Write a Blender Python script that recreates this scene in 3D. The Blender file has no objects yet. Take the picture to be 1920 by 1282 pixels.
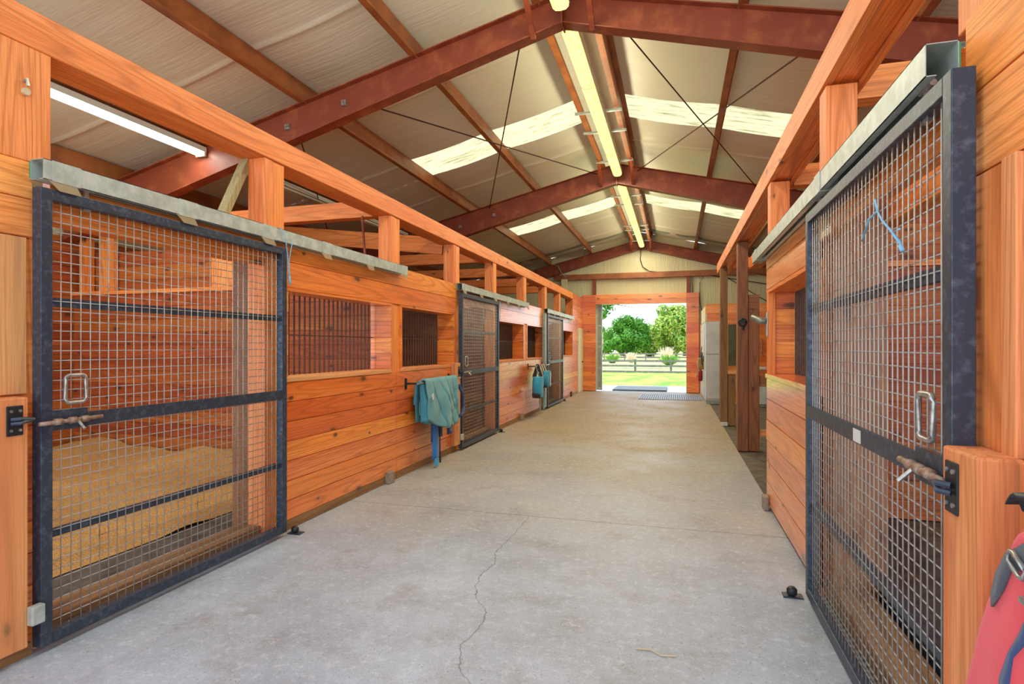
import bpy, math, random
from mathutils import Vector, Matrix, noise
random.seed(7)
C = bpy.context.scene.collection
S = bpy.context.scene
R = math.radians

# ------------------------------------------------------------------ camera
F, VPX, V0, H = 1060.0, 307.0, 650.0, 1.5
yaw = math.atan(VPX / F)
cam_d = bpy.data.cameras.new('camera'); cam = bpy.data.objects.new('camera', cam_d); C.objects.link(cam)
cam_d.sensor_width = 36.0; cam_d.lens = F / 1920 * 36.0
cam_d.shift_y = (V0 - 641.0) / 1920
cam.location = (0, 0, H); cam.rotation_euler = (R(90), 0, yaw)
cam_d.clip_start = 0.05; cam_d.clip_end = 600
S.camera = cam

# ------------------------------------------------------------------ view + world + sun
S.view_settings.view_transform = 'Standard'; S.view_settings.look = 'None'
S.view_settings.gamma = 1.0; S.view_settings.use_curve_mapping = False
S.view_settings.exposure = 0.38
S.cycles.max_bounces = 10; S.cycles.diffuse_bounces = 6; S.cycles.glossy_bounces = 3
S.cycles.transparent_max_bounces = 6; S.cycles.sample_clamp_indirect = 6.0
W = bpy.data.worlds.new('sky'); S.world = W; W.use_nodes = True
wn = W.node_tree; wn.nodes.clear()
def wnode(t, **k):
    n = wn.nodes.new(t)
    for a, b in k.items(): setattr(n, a, b)
    return n
w_out = wnode('ShaderNodeOutputWorld'); w_bg = wnode('ShaderNodeBackground')
w_tc = wnode('ShaderNodeTexCoord'); w_sep = wnode('ShaderNodeSeparateXYZ')
w_map = wnode('ShaderNodeMapping'); w_map.inputs['Scale'].default_value = (1.6, 1.6, 5.0)
w_no = wnode('ShaderNodeTexNoise'); w_no.inputs['Scale'].default_value = 2.2; w_no.inputs['Detail'].default_value = 6
w_cr = wnode('ShaderNodeValToRGB'); w_cr.color_ramp.elements[0].position = 0.42; w_cr.color_ramp.elements[1].position = 0.62
w_gr = wnode('ShaderNodeValToRGB')
w_gr.color_ramp.elements[0].position = 0.0; w_gr.color_ramp.elements[0].color = (0.72, 0.86, 1.0, 1)
w_gr.color_ramp.elements[1].position = 0.6; w_gr.color_ramp.elements[1].color = (0.30, 0.52, 0.95, 1)
w_mx = wnode('ShaderNodeMixRGB'); w_mx.inputs[2].default_value = (1.0, 1.0, 1.0, 1)
L = wn.links.new
L(w_tc.outputs['Generated'], w_sep.inputs[0]); L(w_sep.outputs['Z'], w_gr.inputs[0])
L(w_tc.outputs['Generated'], w_map.inputs[0]); L(w_map.outputs[0], w_no.inputs[0]); L(w_no.outputs[0], w_cr.inputs[0])
L(w_cr.outputs[0], w_mx.inputs[0]); L(w_gr.outputs[0], w_mx.inputs[1]); L(w_mx.outputs[0], w_bg.inputs[0]); L(w_bg.outputs[0], w_out.inputs[0])
w_bg.inputs[1].default_value = 2.2
sun_d = bpy.data.lights.new('sun', 'SUN'); sun = bpy.data.objects.new('sun', sun_d); C.objects.link(sun)
sun_d.energy = 4.2; sun_d.angle = R(0.8); sun_d.color = (1.0, 0.95, 0.86)
sun.rotation_euler = (R(4), R(-32), 0); sun.location = (-20, 0, 30)

# ------------------------------------------------------------------ materials
def lin(c):
    if isinstance(c, str):
        c = tuple(int(c[i:i+2], 16) / 255 for i in (0, 2, 4))
    return tuple((x / 12.92 if x <= 0.04045 else ((x + 0.055) / 1.055) ** 2.4) for x in c) + (1.0,)
class NT:
    def __init__(s, name):
        s.m = bpy.data.materials.new(name); s.m.use_nodes = True; s.t = s.m.node_tree
        s.b = s.t.nodes['Principled BSDF']; s.out = s.t.nodes['Material Output']
    def n(s, typ, ins=None, **k):
        nd = s.t.nodes.new(typ)
        for a, b in k.items(): setattr(nd, a, b)
        for i, v in (ins or {}).items(): s.put(nd.inputs[i], v)
        return nd
    def put(s, sock, v):
        if isinstance(v, bpy.types.NodeSocket): s.t.links.new(v, sock)
        elif isinstance(v, bpy.types.Node): s.t.links.new(v.outputs[0], sock)
        else: sock.default_value = v
    def math(s, op, a, b=0.0, c=None):
        nd = s.t.nodes.new('ShaderNodeMath'); nd.operation = op
        s.put(nd.inputs[0], a); s.put(nd.inputs[1], b)
        if c is not None: s.put(nd.inputs[2], c)
        return nd.outputs[0]
    def vmath(s, op, a, b):
        nd = s.t.nodes.new('ShaderNodeVectorMath'); nd.operation = op
        s.put(nd.inputs[0], a); s.put(nd.inputs[1], b); return nd.outputs[0]
    def noise(s, vec, scale=5, detail=2, rough=0.5, dist=0.0):
        nd = s.n('ShaderNodeTexNoise', {'Scale': scale, 'Detail': detail, 'Roughness': rough, 'Distortion': dist})
        if vec is not None: s.put(nd.inputs['Vector'], vec)
        return nd.outputs['Fac']
    def ramp(s, fac, stops, interp='LINEAR'):
        nd = s.t.nodes.new('ShaderNodeValToRGB'); cr = nd.color_ramp; cr.interpolation = interp
        while len(cr.elements) < len(stops): cr.elements.new(0.5)
        for e, (p, c) in zip(cr.elements, stops):
            e.position = p; e.color = c if len(c) == 4 else tuple(c) + (1,)
        s.put(nd.inputs[0], fac); return nd.outputs[0]
    def mix(s, fac, a, b, mode='MIX'):
        nd = s.t.nodes.new('ShaderNodeMixRGB'); nd.blend_type = mode
        s.put(nd.inputs[0], fac); s.put(nd.inputs[1], a); s.put(nd.inputs[2], b); return nd.outputs[0]
    def bump(s, h, strength=0.3, dist=0.01):
        nd = s.n('ShaderNodeBump', {'Strength': strength, 'Distance': dist, 'Height': h})
        s.put(s.b.inputs['Normal'], nd.outputs[0])
    def geo(s): return s.n('ShaderNodeNewGeometry')
    def pos(s): return s.n('ShaderNodeTexCoord').outputs['Object']
K0, K1 = (0, 0, 0, 1), (1, 1, 1, 1)

def wood(name, light, dark, axis, rough=0.5, knots=0.62, coat=0.0, grey=0.0):
    t = NT(name); g = t.geo(); isl = g.outputs['Random Per Island']
    off = t.n('ShaderNodeCombineXYZ', {0: t.math('MULTIPLY', isl, 37.0), 1: t.math('MULTIPLY', isl, 53.0), 2: t.math('MULTIPLY', isl, 71.0)})
    p = t.vmath('ADD', g.outputs['Position'], off)
    st = [1.0, 1.0, 1.0]; st['XYZ'.index(axis)] = 0.055
    v = t.vmath('MULTIPLY', p, tuple(st))
    warp = t.noise(v, 5.0, 1, 0.4)
    rings = t.math('FRACT', t.math('MULTIPLY', warp, 17.0))
    rings = t.math('ABSOLUTE', t.math('SUBTRACT', rings, 0.5))
    rings = t.math('MULTIPLY', rings, 2.0)
    st2 = list(st); st2['XYZ'.index(axis)] = 0.03
    fine = t.noise(t.vmath('MULTIPLY', p, tuple(st2)), 130, 2, 0.7)
    blot = t.ramp(t.noise(v, 2.6, 3, 0.65), [(0.32, K0), (0.66, K1)])
    base = t.mix(blot, lin(dark), lin(light))
    dk = tuple(x * 0.55 for x in lin(dark)[:3]) + (1,)
    col = t.mix(t.math('MULTIPLY', t.ramp(rings, [(0.0, K1), (0.5, K0)]), 0.55), base, dk)
    col = t.mix(t.math('MULTIPLY', t.ramp(fine, [(0.40, K0), (0.70, K1)]), 0.5), col, dk)
    sp = t.n('ShaderNodeSeparateXYZ', {0: p}).outputs; ai = 'XYZ'.index(axis); o1, o2 = [k for k in range(3) if k != ai]
    kv = t.n('ShaderNodeCombineXYZ', {0: t.math('MULTIPLY', sp[ai], 0.45), 1: t.math('ADD', sp[o1], sp[o2])})
    wob = t.math('MULTIPLY', t.math('SUBTRACT', t.noise(p, 14, 2), 0.5), 0.10)
    vo = t.n('ShaderNodeTexVoronoi', {'Scale': 3.4}, voronoi_dimensions='2D'); t.put(vo.inputs['Vector'], kv.outputs[0])
    kd = t.math('ADD', vo.outputs['Distance'], wob)
    kc = t.n('ShaderNodeSeparateColor', {0: vo.outputs['Color']}).outputs
    kd = t.math('DIVIDE', kd, t.math('ADD', t.math('MULTIPLY', kc[1], 0.9), 0.35))
    kn = t.ramp(kd, [(0.03, K1), (0.06, (0.75, 0.75, 0.75, 1)), (0.085, (0.25, 0.25, 0.25, 1)), (0.17, K0)])
    gate = t.ramp(kc[0], [(knots, K0), (knots + 0.01, K1)])
    col = t.mix(t.math('MULTIPLY', t.math('MULTIPLY', kn, gate), .9), col, lin('4a2410'))
    hs = t.n('ShaderNodeHueSaturation', {'Color': col, 'Value': t.math('ADD', t.math('MULTIPLY', isl, 0.26), 0.90),
                                         'Hue': t.math('ADD', t.math('MULTIPLY', isl, 0.016), 0.492)})
    col = hs.outputs[0]
    if grey: 
        gm = t.math('MULTIPLY', t.ramp(t.noise(v, 3.0, 3, 0.6), [(0.35, K0), (0.65, K1)]), grey)
        col = t.mix(gm, col, lin('deaa68'))
    t.put(t.b.inputs['Base Color'], col)
    t.put(t.b.inputs['Roughness'], t.math('ADD', t.math('MULTIPLY', fine, 0.2), rough - 0.1))
    if coat: t.b.inputs['Coat Weight'].default_value = coat; t.b.inputs['Coat Roughness'].default_value = 0.2
    t.bump(t.math('ADD', fine, t.math('MULTIPLY', kn, -1.0)), 0.35, 0.002)
    return t.m
OL, OD = 'fc9846', 'e0681a'
M = {}
for ax in 'XYZ':
    M['board' + ax] = wood('varnished_pine_' + ax, OL, OD, ax, 0.40, 0.55, 0.8)
    M['post' + ax] = wood('pine_timber_' + ax, 'fca45a', 'e67a2c', ax, 0.55, 0.72)
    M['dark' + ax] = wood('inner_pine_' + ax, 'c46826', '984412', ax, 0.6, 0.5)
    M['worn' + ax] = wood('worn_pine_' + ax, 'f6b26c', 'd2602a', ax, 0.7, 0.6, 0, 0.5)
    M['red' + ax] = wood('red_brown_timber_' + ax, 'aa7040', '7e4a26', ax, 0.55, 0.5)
    M['grey' + ax] = wood('weathered_timber_' + ax, 'a5794a', '6e4a28', ax, 0.75, 0.5, 0, 0.2)

def plain(name, c, rough=0.5, metal=0.0, c2=None, scale=20.0, bump=0.0, emit=None, es=1.0, stops=(0.4, 0.65), spec=None):
    t = NT(name)
    if c2:
        nz = t.noise(t.geo().outputs['Position'], scale, 4, 0.6)
        t.put(t.b.inputs['Base Color'], t.mix(t.ramp(nz, [(stops[0], K0), (stops[1], K1)]), lin(c), lin(c2)))
        if bump: t.bump(nz, bump, 0.004)
    else: t.b.inputs['Base Color'].default_value = lin(c)
    t.b.inputs['Roughness'].default_value = rough; t.b.inputs['Metallic'].default_value = metal
    if spec is not None: t.b.inputs['Specular IOR Level'].default_value = spec
    if emit:
        t.b.inputs['Emission Color'].default_value = lin(emit); t.b.inputs['Emission Strength'].default_value = es
    return t.m
M['steel_red'] = plain('red_oxide_steel', '84391f', 0.5, 0.0, 'ac5e32', 5.0, 0.1, stops=(0.5, 0.8))
M['purlin'] = plain('brown_purlin_steel', 'a8622e', 0.45, 0.0, '84481f', 3.0, 0.05)
M['black_steel'] = plain('black_painted_steel', '363f4b', 0.42, 0.3, '5e6874', 34.0, 0.15, stops=(0.5, 0.8))
M['wire'] = plain('galvanised_wire', 'a8a298', 0.4, 0.35, '8c6248', 9.0, stops=(0.52, 0.75))
M['galv'] = plain('galvanised_track', 'a9b2a6', 0.45, 0.35, 'c3cabf', 14.0, 0.05)
M['galv_dull'] = plain('dull_galvanised', '8f978f', 0.5, 0.3, 'a5ada3', 9.0)
M['tab'] = plain('tan_bracket', 'c9b48a', 0.6)
M['zinc'] = plain('zinc_hardware', 'b5b3aa', 0.35, 0.7, '8a857a', 30.0)
M['rust'] = plain('rusty_bolt', '8d6a55', 0.6, 0.4, 'a8917c', 40.0, 0.2)
M['black'] = plain('black_hardware', '24272a', 0.45, 0.2)
M['bars'] = plain('dark_bars', '4a372c', 0.5, 0.3, '5e4636', 20.0)
M['cream_wall'] = None
M['white_paint'] = plain('white_paint', 'd9d9d2', 0.5, 0, 'c8c8c0', 6.0)
M['cream_door'] = plain('cream_painted_door', 'dccfa2', 0.5, 0, 'cfc192', 6.0)
M['cabinet'] = plain('white_cabinet', 'c9cbc9', 0.45, 0, 'b9bcbb', 4.0)
M['plastic_bag'] = plain('tan_leather', 'b58f4e', 0.6, 0, '8c6a34', 30.0)
M['red'] = plain('red_enamel', 'a3181c', 0.35)
M['twine'] = plain('blue_twine', '7fb4cf', 0.7)
M['cord'] = plain('black_cord', '1b1d22', 0.6)
M['cable'] = plain('steel_cable', '4a2a22', 0.5, 0.4)
M['conduit'] = plain('grey_conduit', '8a8d80', 0.4, 0.6)
M['lamp_house'] = plain('white_enamel_housing', 'cfcfbf', 0.4)
M['tube_off'] = plain('unlit_tube', 'dcd9c2', 0.3)
M['rubber'] = plain('rubber_mat', '4c5458', 0.7, 0, '5c666c', 30.0, 0.2)
M['grid_mat'] = plain('grey_grid_mat', '8090a0', 0.5, 0, '98a8b8', 20.0)
M['slab'] = plain('outside_concrete', '98a4ac', 0.8, 0, 'a8b2b8', 4.0)
M['pale_wood'] = wood('pale_unfinished_timber', 'bcae7c', '9c8c5c', 'Z', 0.7, 0.8)
M['tape'] = plain('sealing_tape', '8f9a86', .7)
M['glass'] = plain('dark_green_glass', '5c6450', 0.15, 0, '4c543e', 3.0)
def tube_mat(name, c, e):
    t = NT(name); t.b.inputs['Base Color'].default_value = lin(c)
    t.b.inputs['Emission Color'].default_value = lin(c); t.b.inputs['Emission Strength'].default_value = e
    return t.m
M['tube_on'] = tube_mat('lit_tube', 'e6fff4', 1.9)
t = NT('ridge_diffuser')   # lit prismatic diffuser, dust where tubes meet
g = t.geo(); nz = t.noise(g.outputs['Position'], 16, 3, 0.6)
t.put(t.b.inputs['Base Color'], lin('efe9a8'))
t.put(t.b.inputs['Emission Color'], t.mix(t.ramp(nz, [(0.52, K0), (0.72, K1)]), (1.0, 0.93, 0.26, 1), (0.6, 0.47, 0.10, 1)))
t.b.inputs['Emission Strength'].default_value = 1.25; M['diffuser'] = t.m

# ceiling insulation: white vinyl with fine weave
t = NT('vinyl_insulation'); g = t.geo()
vv = t.vmath('MULTIPLY', g.outputs['Position'], (0.35, 6.0, 1.0))
nz = t.noise(vv, 2.6, 4, 0.65); nb = t.noise(g.outputs['Position'], 0.8, 2)
t.put(t.b.inputs['Base Color'], t.mix(nb, lin('dfdcbf'), lin('eeead0')))
t.b.inputs['Roughness'].default_value = 0.34; t.bump(nz, 0.3, 0.025); M['vinyl'] = t.m
t = NT('end_wall_insulation'); g = t.geo()
nz = t.noise(t.vmath('MULTIPLY', g.outputs['Position'], (14.0, 1.0, 0.5)), 1.6, 4, 0.7, 0.4)
t.put(t.b.inputs['Base Color'], t.mix(nz, lin('c8bf90'), lin('e0d9b2')))
t.b.inputs['Roughness'].default_value = 0.5; t.bump(nz, 0.8, 0.03); M['cream_wall'] = t.m
# skylight panel
t = NT('skylight_panel'); g = t.geo()
nz = t.noise(t.vmath('MULTIPLY', g.outputs['Position'], (0.6, 9.0, 1.0)), 3.0, 5, 0.75)
col = t.mix(t.ramp(nz, [(0.50, K0), (0.68, K1)]), (0.47, 0.44, 0.24, 1), (0.17, 0.12, 0.04, 1))
tr = t.n('ShaderNodeBsdfTranslucent', {'Color': col}); df = t.n('ShaderNodeBsdfDiffuse', {'Color': col})
mx = t.n('ShaderNodeMixShader', {0: 0.2, 1: tr.outputs[0], 2: df.outputs[0]}); t.put(t.out.inputs[0], mx.outputs[0]); M['skylight'] = t.m
# concrete floor
t = NT('concrete_floor'); g = t.geo(); P = g.outputs['Position']; sp = t.n('ShaderNodeSeparateXYZ', {0: P})
n1 = t.noise(P, 1.1, 5, 0.65); n2 = t.noise(P, 17, 5, 0.8); n3 = t.noise(P, 60, 3, 0.7)
base = t.mix(t.ramp(n1, [(0.35, K0), (0.65, K1)]), lin('9299a0'), lin('b0b8c0'))
dn = t.noise(P, 0.55, 4, 0.6)
dust = t.math('ADD', t.math('MULTIPLY', sp.outputs[1], 0.17), t.math('ADD', t.math('MULTIPLY', dn, 1.8), -1.6))
base = t.mix(t.n('ShaderNodeClamp', {0: dust}).outputs[0], base, lin('98845e'))
base = t.mix(t.math('MULTIPLY', t.ramp(t.noise(P, 2.7, 5, 0.7), [(0.52, K0), (0.75, K1)]), .5), base, lin('7c6a50'))
n4 = t.noise(P, 85, 4, 0.85, 1.5)
base = t.mix(t.math('MULTIPLY', t.ramp(n2, [(0.52, K0), (0.64, K1)]), 0.4), base, lin('d0d5da'))
base = t.mix(t.math('MULTIPLY', t.ramp(n4, [(0.56, K0), (0.64, K1)]), 0.5), base, lin('e2e2e0'))
base = t.mix(t.math('MULTIPLY', t.ramp(n4, [(0.36, K1), (0.44, K0)]), 0.35), base, lin('7d7566'))
base = t.mix(t.math('MULTIPLY', t.ramp(n3, [(0.32, K1), (0.37, K0)]), 0.75), base, lin('544c40'))
def line(a, w): return t.math('LESS_THAN', t.math('ABSOLUTE', a), w)
wob = t.math('MULTIPLY', t.math('SUBTRACT', t.noise(P, 2.2, 3), 0.5), 0.04)
j1 = line(t.math('SUBTRACT', t.math('ADD', sp.outputs[1], wob), 4.86), 0.006)
j2 = line(t.math('SUBTRACT', t.math('ADD', sp.outputs[1], wob), 9.75), 0.008)
CK = [(1.0, -0.8), (1.6, -0.9), (2.1, -0.83), (2.367, -0.88), (2.459, -0.97), (2.549, -0.997), (2.652, -1.042), (2.785, -1.017), (2.938, -1.008), (3.065, -1.041), (3.157, -1.132), (3.3, -1.191), (3.5, -1.232), (3.726, -1.206), (3.929, -1.263), (4.398, -1.244), (4.799, -1.246), (4.87, -1.25)]
cr_ = t.ramp(t.math('DIVIDE', sp.outputs[1], 5.0), [(y / 5.0, ((x + 1.5,) * 3) + (1,)) for y, x in CK])
cn = t.math('MULTIPLY', t.math('SUBTRACT', t.noise(P, 16, 3, 0.6), 0.5), 0.05)
cx = t.math('ADD', t.math('SUBTRACT', t.math('ADD', sp.outputs[0], 1.5), cr_), cn)
ck = t.math('MULTIPLY', line(cx, 0.0035), t.math('LESS_THAN', sp.outputs[1], 4.86))
lines = t.math('MAXIMUM', t.math('MAXIMUM', j1, j2), ck)
base = t.mix(t.math('MULTIPLY', lines, 0.6), base, lin('544c40'))
t.put(t.b.inputs['Base Color'], base)
t.put(t.b.inputs['Roughness'], t.ramp(n1, [(0.3, (0.42, 0.42, 0.42, 1)), (0.7, (0.68, 0.68, 0.68, 1))]))
t.bump(t.math('ADD', t.math('ADD', n2, t.math('MULTIPLY', n3, 0.4)), t.math('MULTIPLY', lines, -2.0)), 0.4, 0.006); M['concrete'] = t.m
M['dirt'] = plain('stall_mat_floor', '6a5e4e', 0.85, 0, '4c4236', 6.0, 0.3)
t = NT('sawdust_bedding'); g = t.geo(); a1 = t.noise(g.outputs['Position'], 5, 4); a2 = t.noise(g.outputs['Position'], 70, 3, 0.8)
t.put(t.b.inputs['Base Color'], t.mix(t.ramp(a2, [(0.35, K0), (0.6, K1)]), lin('b98236'), t.mix(a1, lin('dca352'), lin('efc27a'))))
t.b.inputs['Roughness'].default_value = 0.95; t.bump(a2, 0.8, 0.02); M['sawdust'] = t.m
t = NT('lawn_grass'); g = t.geo(); sp = t.n('ShaderNodeSeparateXYZ', {0: g.outputs['Position']})
a1 = t.noise(t.vmath('MULTIPLY', g.outputs['Position'], (1, 0.35, 1)), 1.2, 5, 0.7)
lawn = t.mix(t.ramp(a1, [(0.4, K0), (0.62, K1)]), lin('5c9a1c'), lin('a8bc48'))
straw = t.mix(t.ramp(a1, [(0.4, K0), (0.6, K1)]), lin('b9a878'), lin('9aa55e'))
t.put(t.b.inputs['Base Color'], t.mix(t.ramp(t.math('DIVIDE', sp.outputs[1], 100.0), [(0.40, K0), (0.43, K1)]), lawn, straw))
t.b.inputs['Roughness'].default_value = 0.9; t.bump(a1, 0.5, 0.1); M['lawn'] = t.m
def leafm(name, a, b):
    t = NT(name); g = t.geo()
    col = t.mix(g.outputs['Random Per Island'], lin(a), lin(b))
    t.put(t.b.inputs['Base Color'], col); t.b.inputs['Roughness'].default_value = 0.6
    tr = t.n('ShaderNodeBsdfTranslucent', {'Color': col})
    mx = t.n('ShaderNodeMixShader', {0: 0.3, 1: t.b.outputs[0], 2: tr.outputs[0]}); t.put(t.out.inputs[0], mx.outputs[0]); return t.m
M['leaf_dark'] = leafm('dark_leaves', '32701a', '62a32a'); M['leaf_light'] = leafm('light_leaves', '4f9426', 'c2cc62')
M['leaf_mid'] = leafm('mid_leaves', '4c8c28', '8ab846'); M['plume'] = leafm('pale_plumes', 'd8c8a8', 'efe2c8')
M['bark'] = plain('bark', '6b5a48', 0.9, 0, '4f4236', 8.0, 0.4)
M['fence_wood'] = plain('grey_fence_wood', '6e6a62', 0.85, 0, '85817a', 6.0)
def cloth(name, a, b, scale=60, rough=0.8):
    t = NT(name); g = t.geo(); nz = t.noise(g.outputs['Position'], scale, 3, 0.7); nl = t.noise(g.outputs['Position'], 6, 3)
    t.put(t.b.inputs['Base Color'], t.mix(nl, lin(a), lin(b))); t.b.inputs['Roughness'].default_value = rough
    t.b.inputs['Sheen Weight'].default_value = 0.15; t.bump(nz, 0.25, 0.002); return t.m
M['teal'] = cloth('teal_quilt', '4a8a92', '72a4a2'); M['teal2'] = cloth('deep_teal_cloth', '2f7a8e', '3f8f9e')
M['navy'] = cloth('navy_cloth', '26365e', '32486f'); M['blue'] = cloth('blue_webbing', '1f5fa5', '2a74b8')
M['skyblue'] = cloth('bright_blue_cloth', '1f8ab8', '38a2c4'); M['blackcloth'] = cloth('black_mesh_cloth', '1e2124', '33363a')
M['redcloth'] = cloth('red_fleece', 'd0303a', 'e04a52', 40); M['blackweb'] = cloth('charcoal_webbing', '3a3e44', '4a4f55', 200)
M['stone_block'] = plain('weathered_block', '9c8c78', 0.8, 0, '84705c', 20)

# ------------------------------------------------------------------ mesh builder
class MB:
    def __init__(s): s.v = []; s.f = []
    def add(s, vs, fs):
        o = len(s.v); s.v += [tuple(map(float, v)) for v in vs]; s.f += [tuple(i + o for i in f) for f in fs]; return s
    def box(s, x0, x1, y0, y1, z0, z1):
        x0, x1 = sorted((x0, x1)); y0, y1 = sorted((y0, y1)); z0, z1 = sorted((z0, z1))
        v = [(x, y, z) for x in (x0, x1) for y in (y0, y1) for z in (z0, z1)]
        return s.add(v, [(0, 1, 3, 2), (4, 6, 7, 5), (0, 4, 5, 1), (2, 3, 7, 6), (0, 2, 6, 4), (1, 5, 7, 3)])
    def board(s, x0, x1, y0, y1, z0, z1, face, ch=0.0034):
        """box whose face ('x','-x','y','-y') leaves a narrow groove to its neighbours"""
        x0, x1 = sorted((x0, x1)); y0, y1 = sorted((y0, y1))
        if face in ('x', '-x'):
            f, b = (x1, x0) if face == 'x' else (x0, x1); t_ = abs(x1 - x0); d = (-1 if face == 'x' else 1) * min(.014, t_ * .5)
            prof = [(b, z0), (f + d, z0), (f + d, z0 + ch), (f, z0 + ch), (f, z1 - ch), (f + d, z1 - ch), (f + d, z1), (b, z1)]
            vs = [(p[0], y, p[1]) for y in (y0, y1) for p in prof]
        else:
            f, b = (y1, y0) if face == 'y' else (y0, y1); t_ = abs(y1 - y0); d = (-1 if face == 'y' else 1) * min(.014, t_ * .5)
            prof = [(b, z0), (f + d, z0), (f + d, z0 + ch), (f, z0 + ch), (f, z1 - ch), (f + d, z1 - ch), (f + d, z1), (b, z1)]
            vs = [(x, p[0], p[1]) for x in (x0, x1) for p in prof]
        return s.add(vs, [tuple(range(8)), tuple(range(15, 7, -1))] + [(i, i + 8, (i + 1) % 8 + 8, (i + 1) % 8) for i in range(8)])
    def planks(s, x0, x1, y0, y1, z0, z1, face, bh=0.18, jit=True):
        n = max(1, round((z1 - z0) / bh)); h = (z1 - z0) / n
        for i in range(n):
            j = random.uniform(-0.0025, 0.0025) if jit else 0
            a, b, c, d = x0, x1, y0, y1
            if face == 'x': b += j
            elif face == '-x': a += j
            elif face == 'y': d += j
            else: c += j
            s.board(a, b, c, d, z0 + i * h, z0 + (i + 1) * h, face)
        return s
    def beam(s, p0, p1, w, h, up=(0, 0, 1)):
        p0, p1 = Vector(p0), Vector(p1); d = (p1 - p0).normalized(); u = Vector(up)
        r = d.cross(u).normalized(); u = r.cross(d).normalized()
        vs = [p + r * a * w / 2 + u * b * h / 2 for p in (p0, p1) for a, b in ((-1, -1), (1, -1), (1, 1), (-1, 1))]
        return s.add(vs, [(3, 2, 1, 0), (4, 5, 6, 7)] + [(i, (i + 1) % 4, (i + 1) % 4 + 4, i + 4) for i in range(4)])
    def tube(s, pts, r, seg=8, close=False):
        pts = [Vector(p) for p in pts]; n = len(pts); rings = []
        up = Vector((0, 0, 1))
        for i, p in enumerate(pts):
            a = pts[(i - 1) % n] if (close or i > 0) else p; b = pts[(i + 1) % n] if (close or i < n - 1) else p
            d = (b - a).normalized()
            q = up if abs(d.dot(up)) < 0.95 else Vector((1, 0, 0))
            e1 = d.cross(q).normalized(); e2 = d.cross(e1)
            rr = r[i] if isinstance(r, (list, tuple)) else r
            rings.append([p + (e1 * math.cos(2 * math.pi * k / seg) + e2 * math.sin(2 * math.pi * k / seg)) * rr for k in range(seg)])
        vs = [v for ring in rings for v in ring]; fs = []
        for i in range(n if close else n - 1):
            j = (i + 1) % n
            fs += [(i * seg + k, i * seg + (k + 1) % seg, j * seg + (k + 1) % seg, j * seg + k) for k in range(seg)]
        if not close: fs += [tuple(range(seg))[::-1], tuple((n - 1) * seg + k for k in range(seg))]
        return s.add(vs, fs)
    def grid(s, rows):
        nr, nc = len(rows), len(rows[0]); vs = [p for r in rows for p in r]
        return s.add(vs, [(i * nc + j, i * nc + j + 1, (i + 1) * nc + j + 1, (i + 1) * nc + j) for i in range(nr - 1) for j in range(nc - 1)])
    def build(s, name, mat, parent=None, smooth=False, bevel=0, solid=0, sub=0):
        if parent is not None:
            o3 = Vector((0, 0, 0)); q = parent
            while q is not None: o3 += q.location; q = q.parent
        else:
            xs, ys, zs = zip(*s.v); o3 = Vector(((min(xs) + max(xs)) / 2, (min(ys) + max(ys)) / 2, min(zs)))
        me = bpy.data.meshes.new(name); me.from_pydata([tuple(Vector(v) - o3) for v in s.v], [], s.f); me.update()
        if smooth:
            for p in me.polygons: p.use_smooth = True
        me.materials.append(M[mat] if isinstance(mat, str) else mat)
        o = bpy.data.objects.new(name, me); C.objects.link(o)
        if parent is not None: o.parent = parent
        else: o.location = o3
        if solid:
            m = o.modifiers.new('thickness', 'SOLIDIFY'); m.thickness = solid; m.offset = 0
        if bevel:
            m = o.modifiers.new('bevel', 'BEVEL'); m.width = bevel; m.segments = 2; m.limit_method = 'ANGLE'; m.angle_limit = R(50)
        if sub:
            m = o.modifiers.new('sub', 'SUBSURF'); m.levels = sub; m.render_levels = sub
        return o
def tag(o, label, cat, group=None):
    o['label'] = label; o['category'] = cat; o['kind'] = 'thing'
    if group: o['group'] = group
    return o
def thing(name, label, cat, loc, group=None):
    o = bpy.data.objects.new(name, None); C.objects.link(o); o.location = loc; o.empty_display_size = 0.1
    return tag(o, label, cat, group)
def struct(o, kind='structure'): o['kind'] = kind; return o

XL, XR, XC = -3.05, 0.82, -1.09      # aisle wall faces, ridge
YE = 19.25                           # end wall
def zr(x, z0): return z0 - 0.24 * abs(x - XC)

# ================================================================== STRUCTURE
struct(MB().box(-3.3, 0.86, -2.5, YE + 0.02, -0.25, 0.0).build('floor', 'concrete'))
struct(MB().box(-8.1, -3.3, -2.5, YE, -0.25, -0.01).build('floor', 'dirt'))
struct(MB().box(0.86, 6.0, -2.5, YE, -0.25, -0.01).build('floor', 'dirt'))
# ceiling insulation with sags, seams and skylight gaps
SKY = ((8.45, 9.32), (14.08, 15.0))
mb = MB()
def ceil_z(x, y):
    px = ((abs(x - XC) - 0.3) % 1.42) / 1.42
    sag = -0.03 * math.sin(math.pi * px) if abs(x - XC) > 0.3 else 0
    d = min(abs((y - 1.2) % 1.83), abs(1.83 - (y - 1.2) % 1.83))
    seam = -0.022 * math.exp(-(d / 0.03) ** 2)
    rip = 0.009 * noise.noise(Vector((x * 0.5, y * 3.2, 2.0))) + 0.009 * noise.noise(Vector((x * 0.6 + 9, y * 1.1, 5.0)))
    return zr(x, 5.315) + sag + seam + rip
def frange(a, b, st):
    n = max(1, round((b - a) / st)); return [a + (b - a) * i / n for i in range(n + 1)]
def ceil_patch(x0, x1, y0, y1):
    ys = frange(y0, y1, 0.03); xs = frange(x0, x1, 0.2)
    mb.grid([[(x, y, ceil_z(x, y)) for x in xs] for y in ys])
segs = [0.5, 8.45, 9.32, 14.08, 15.0, YE]
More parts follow.
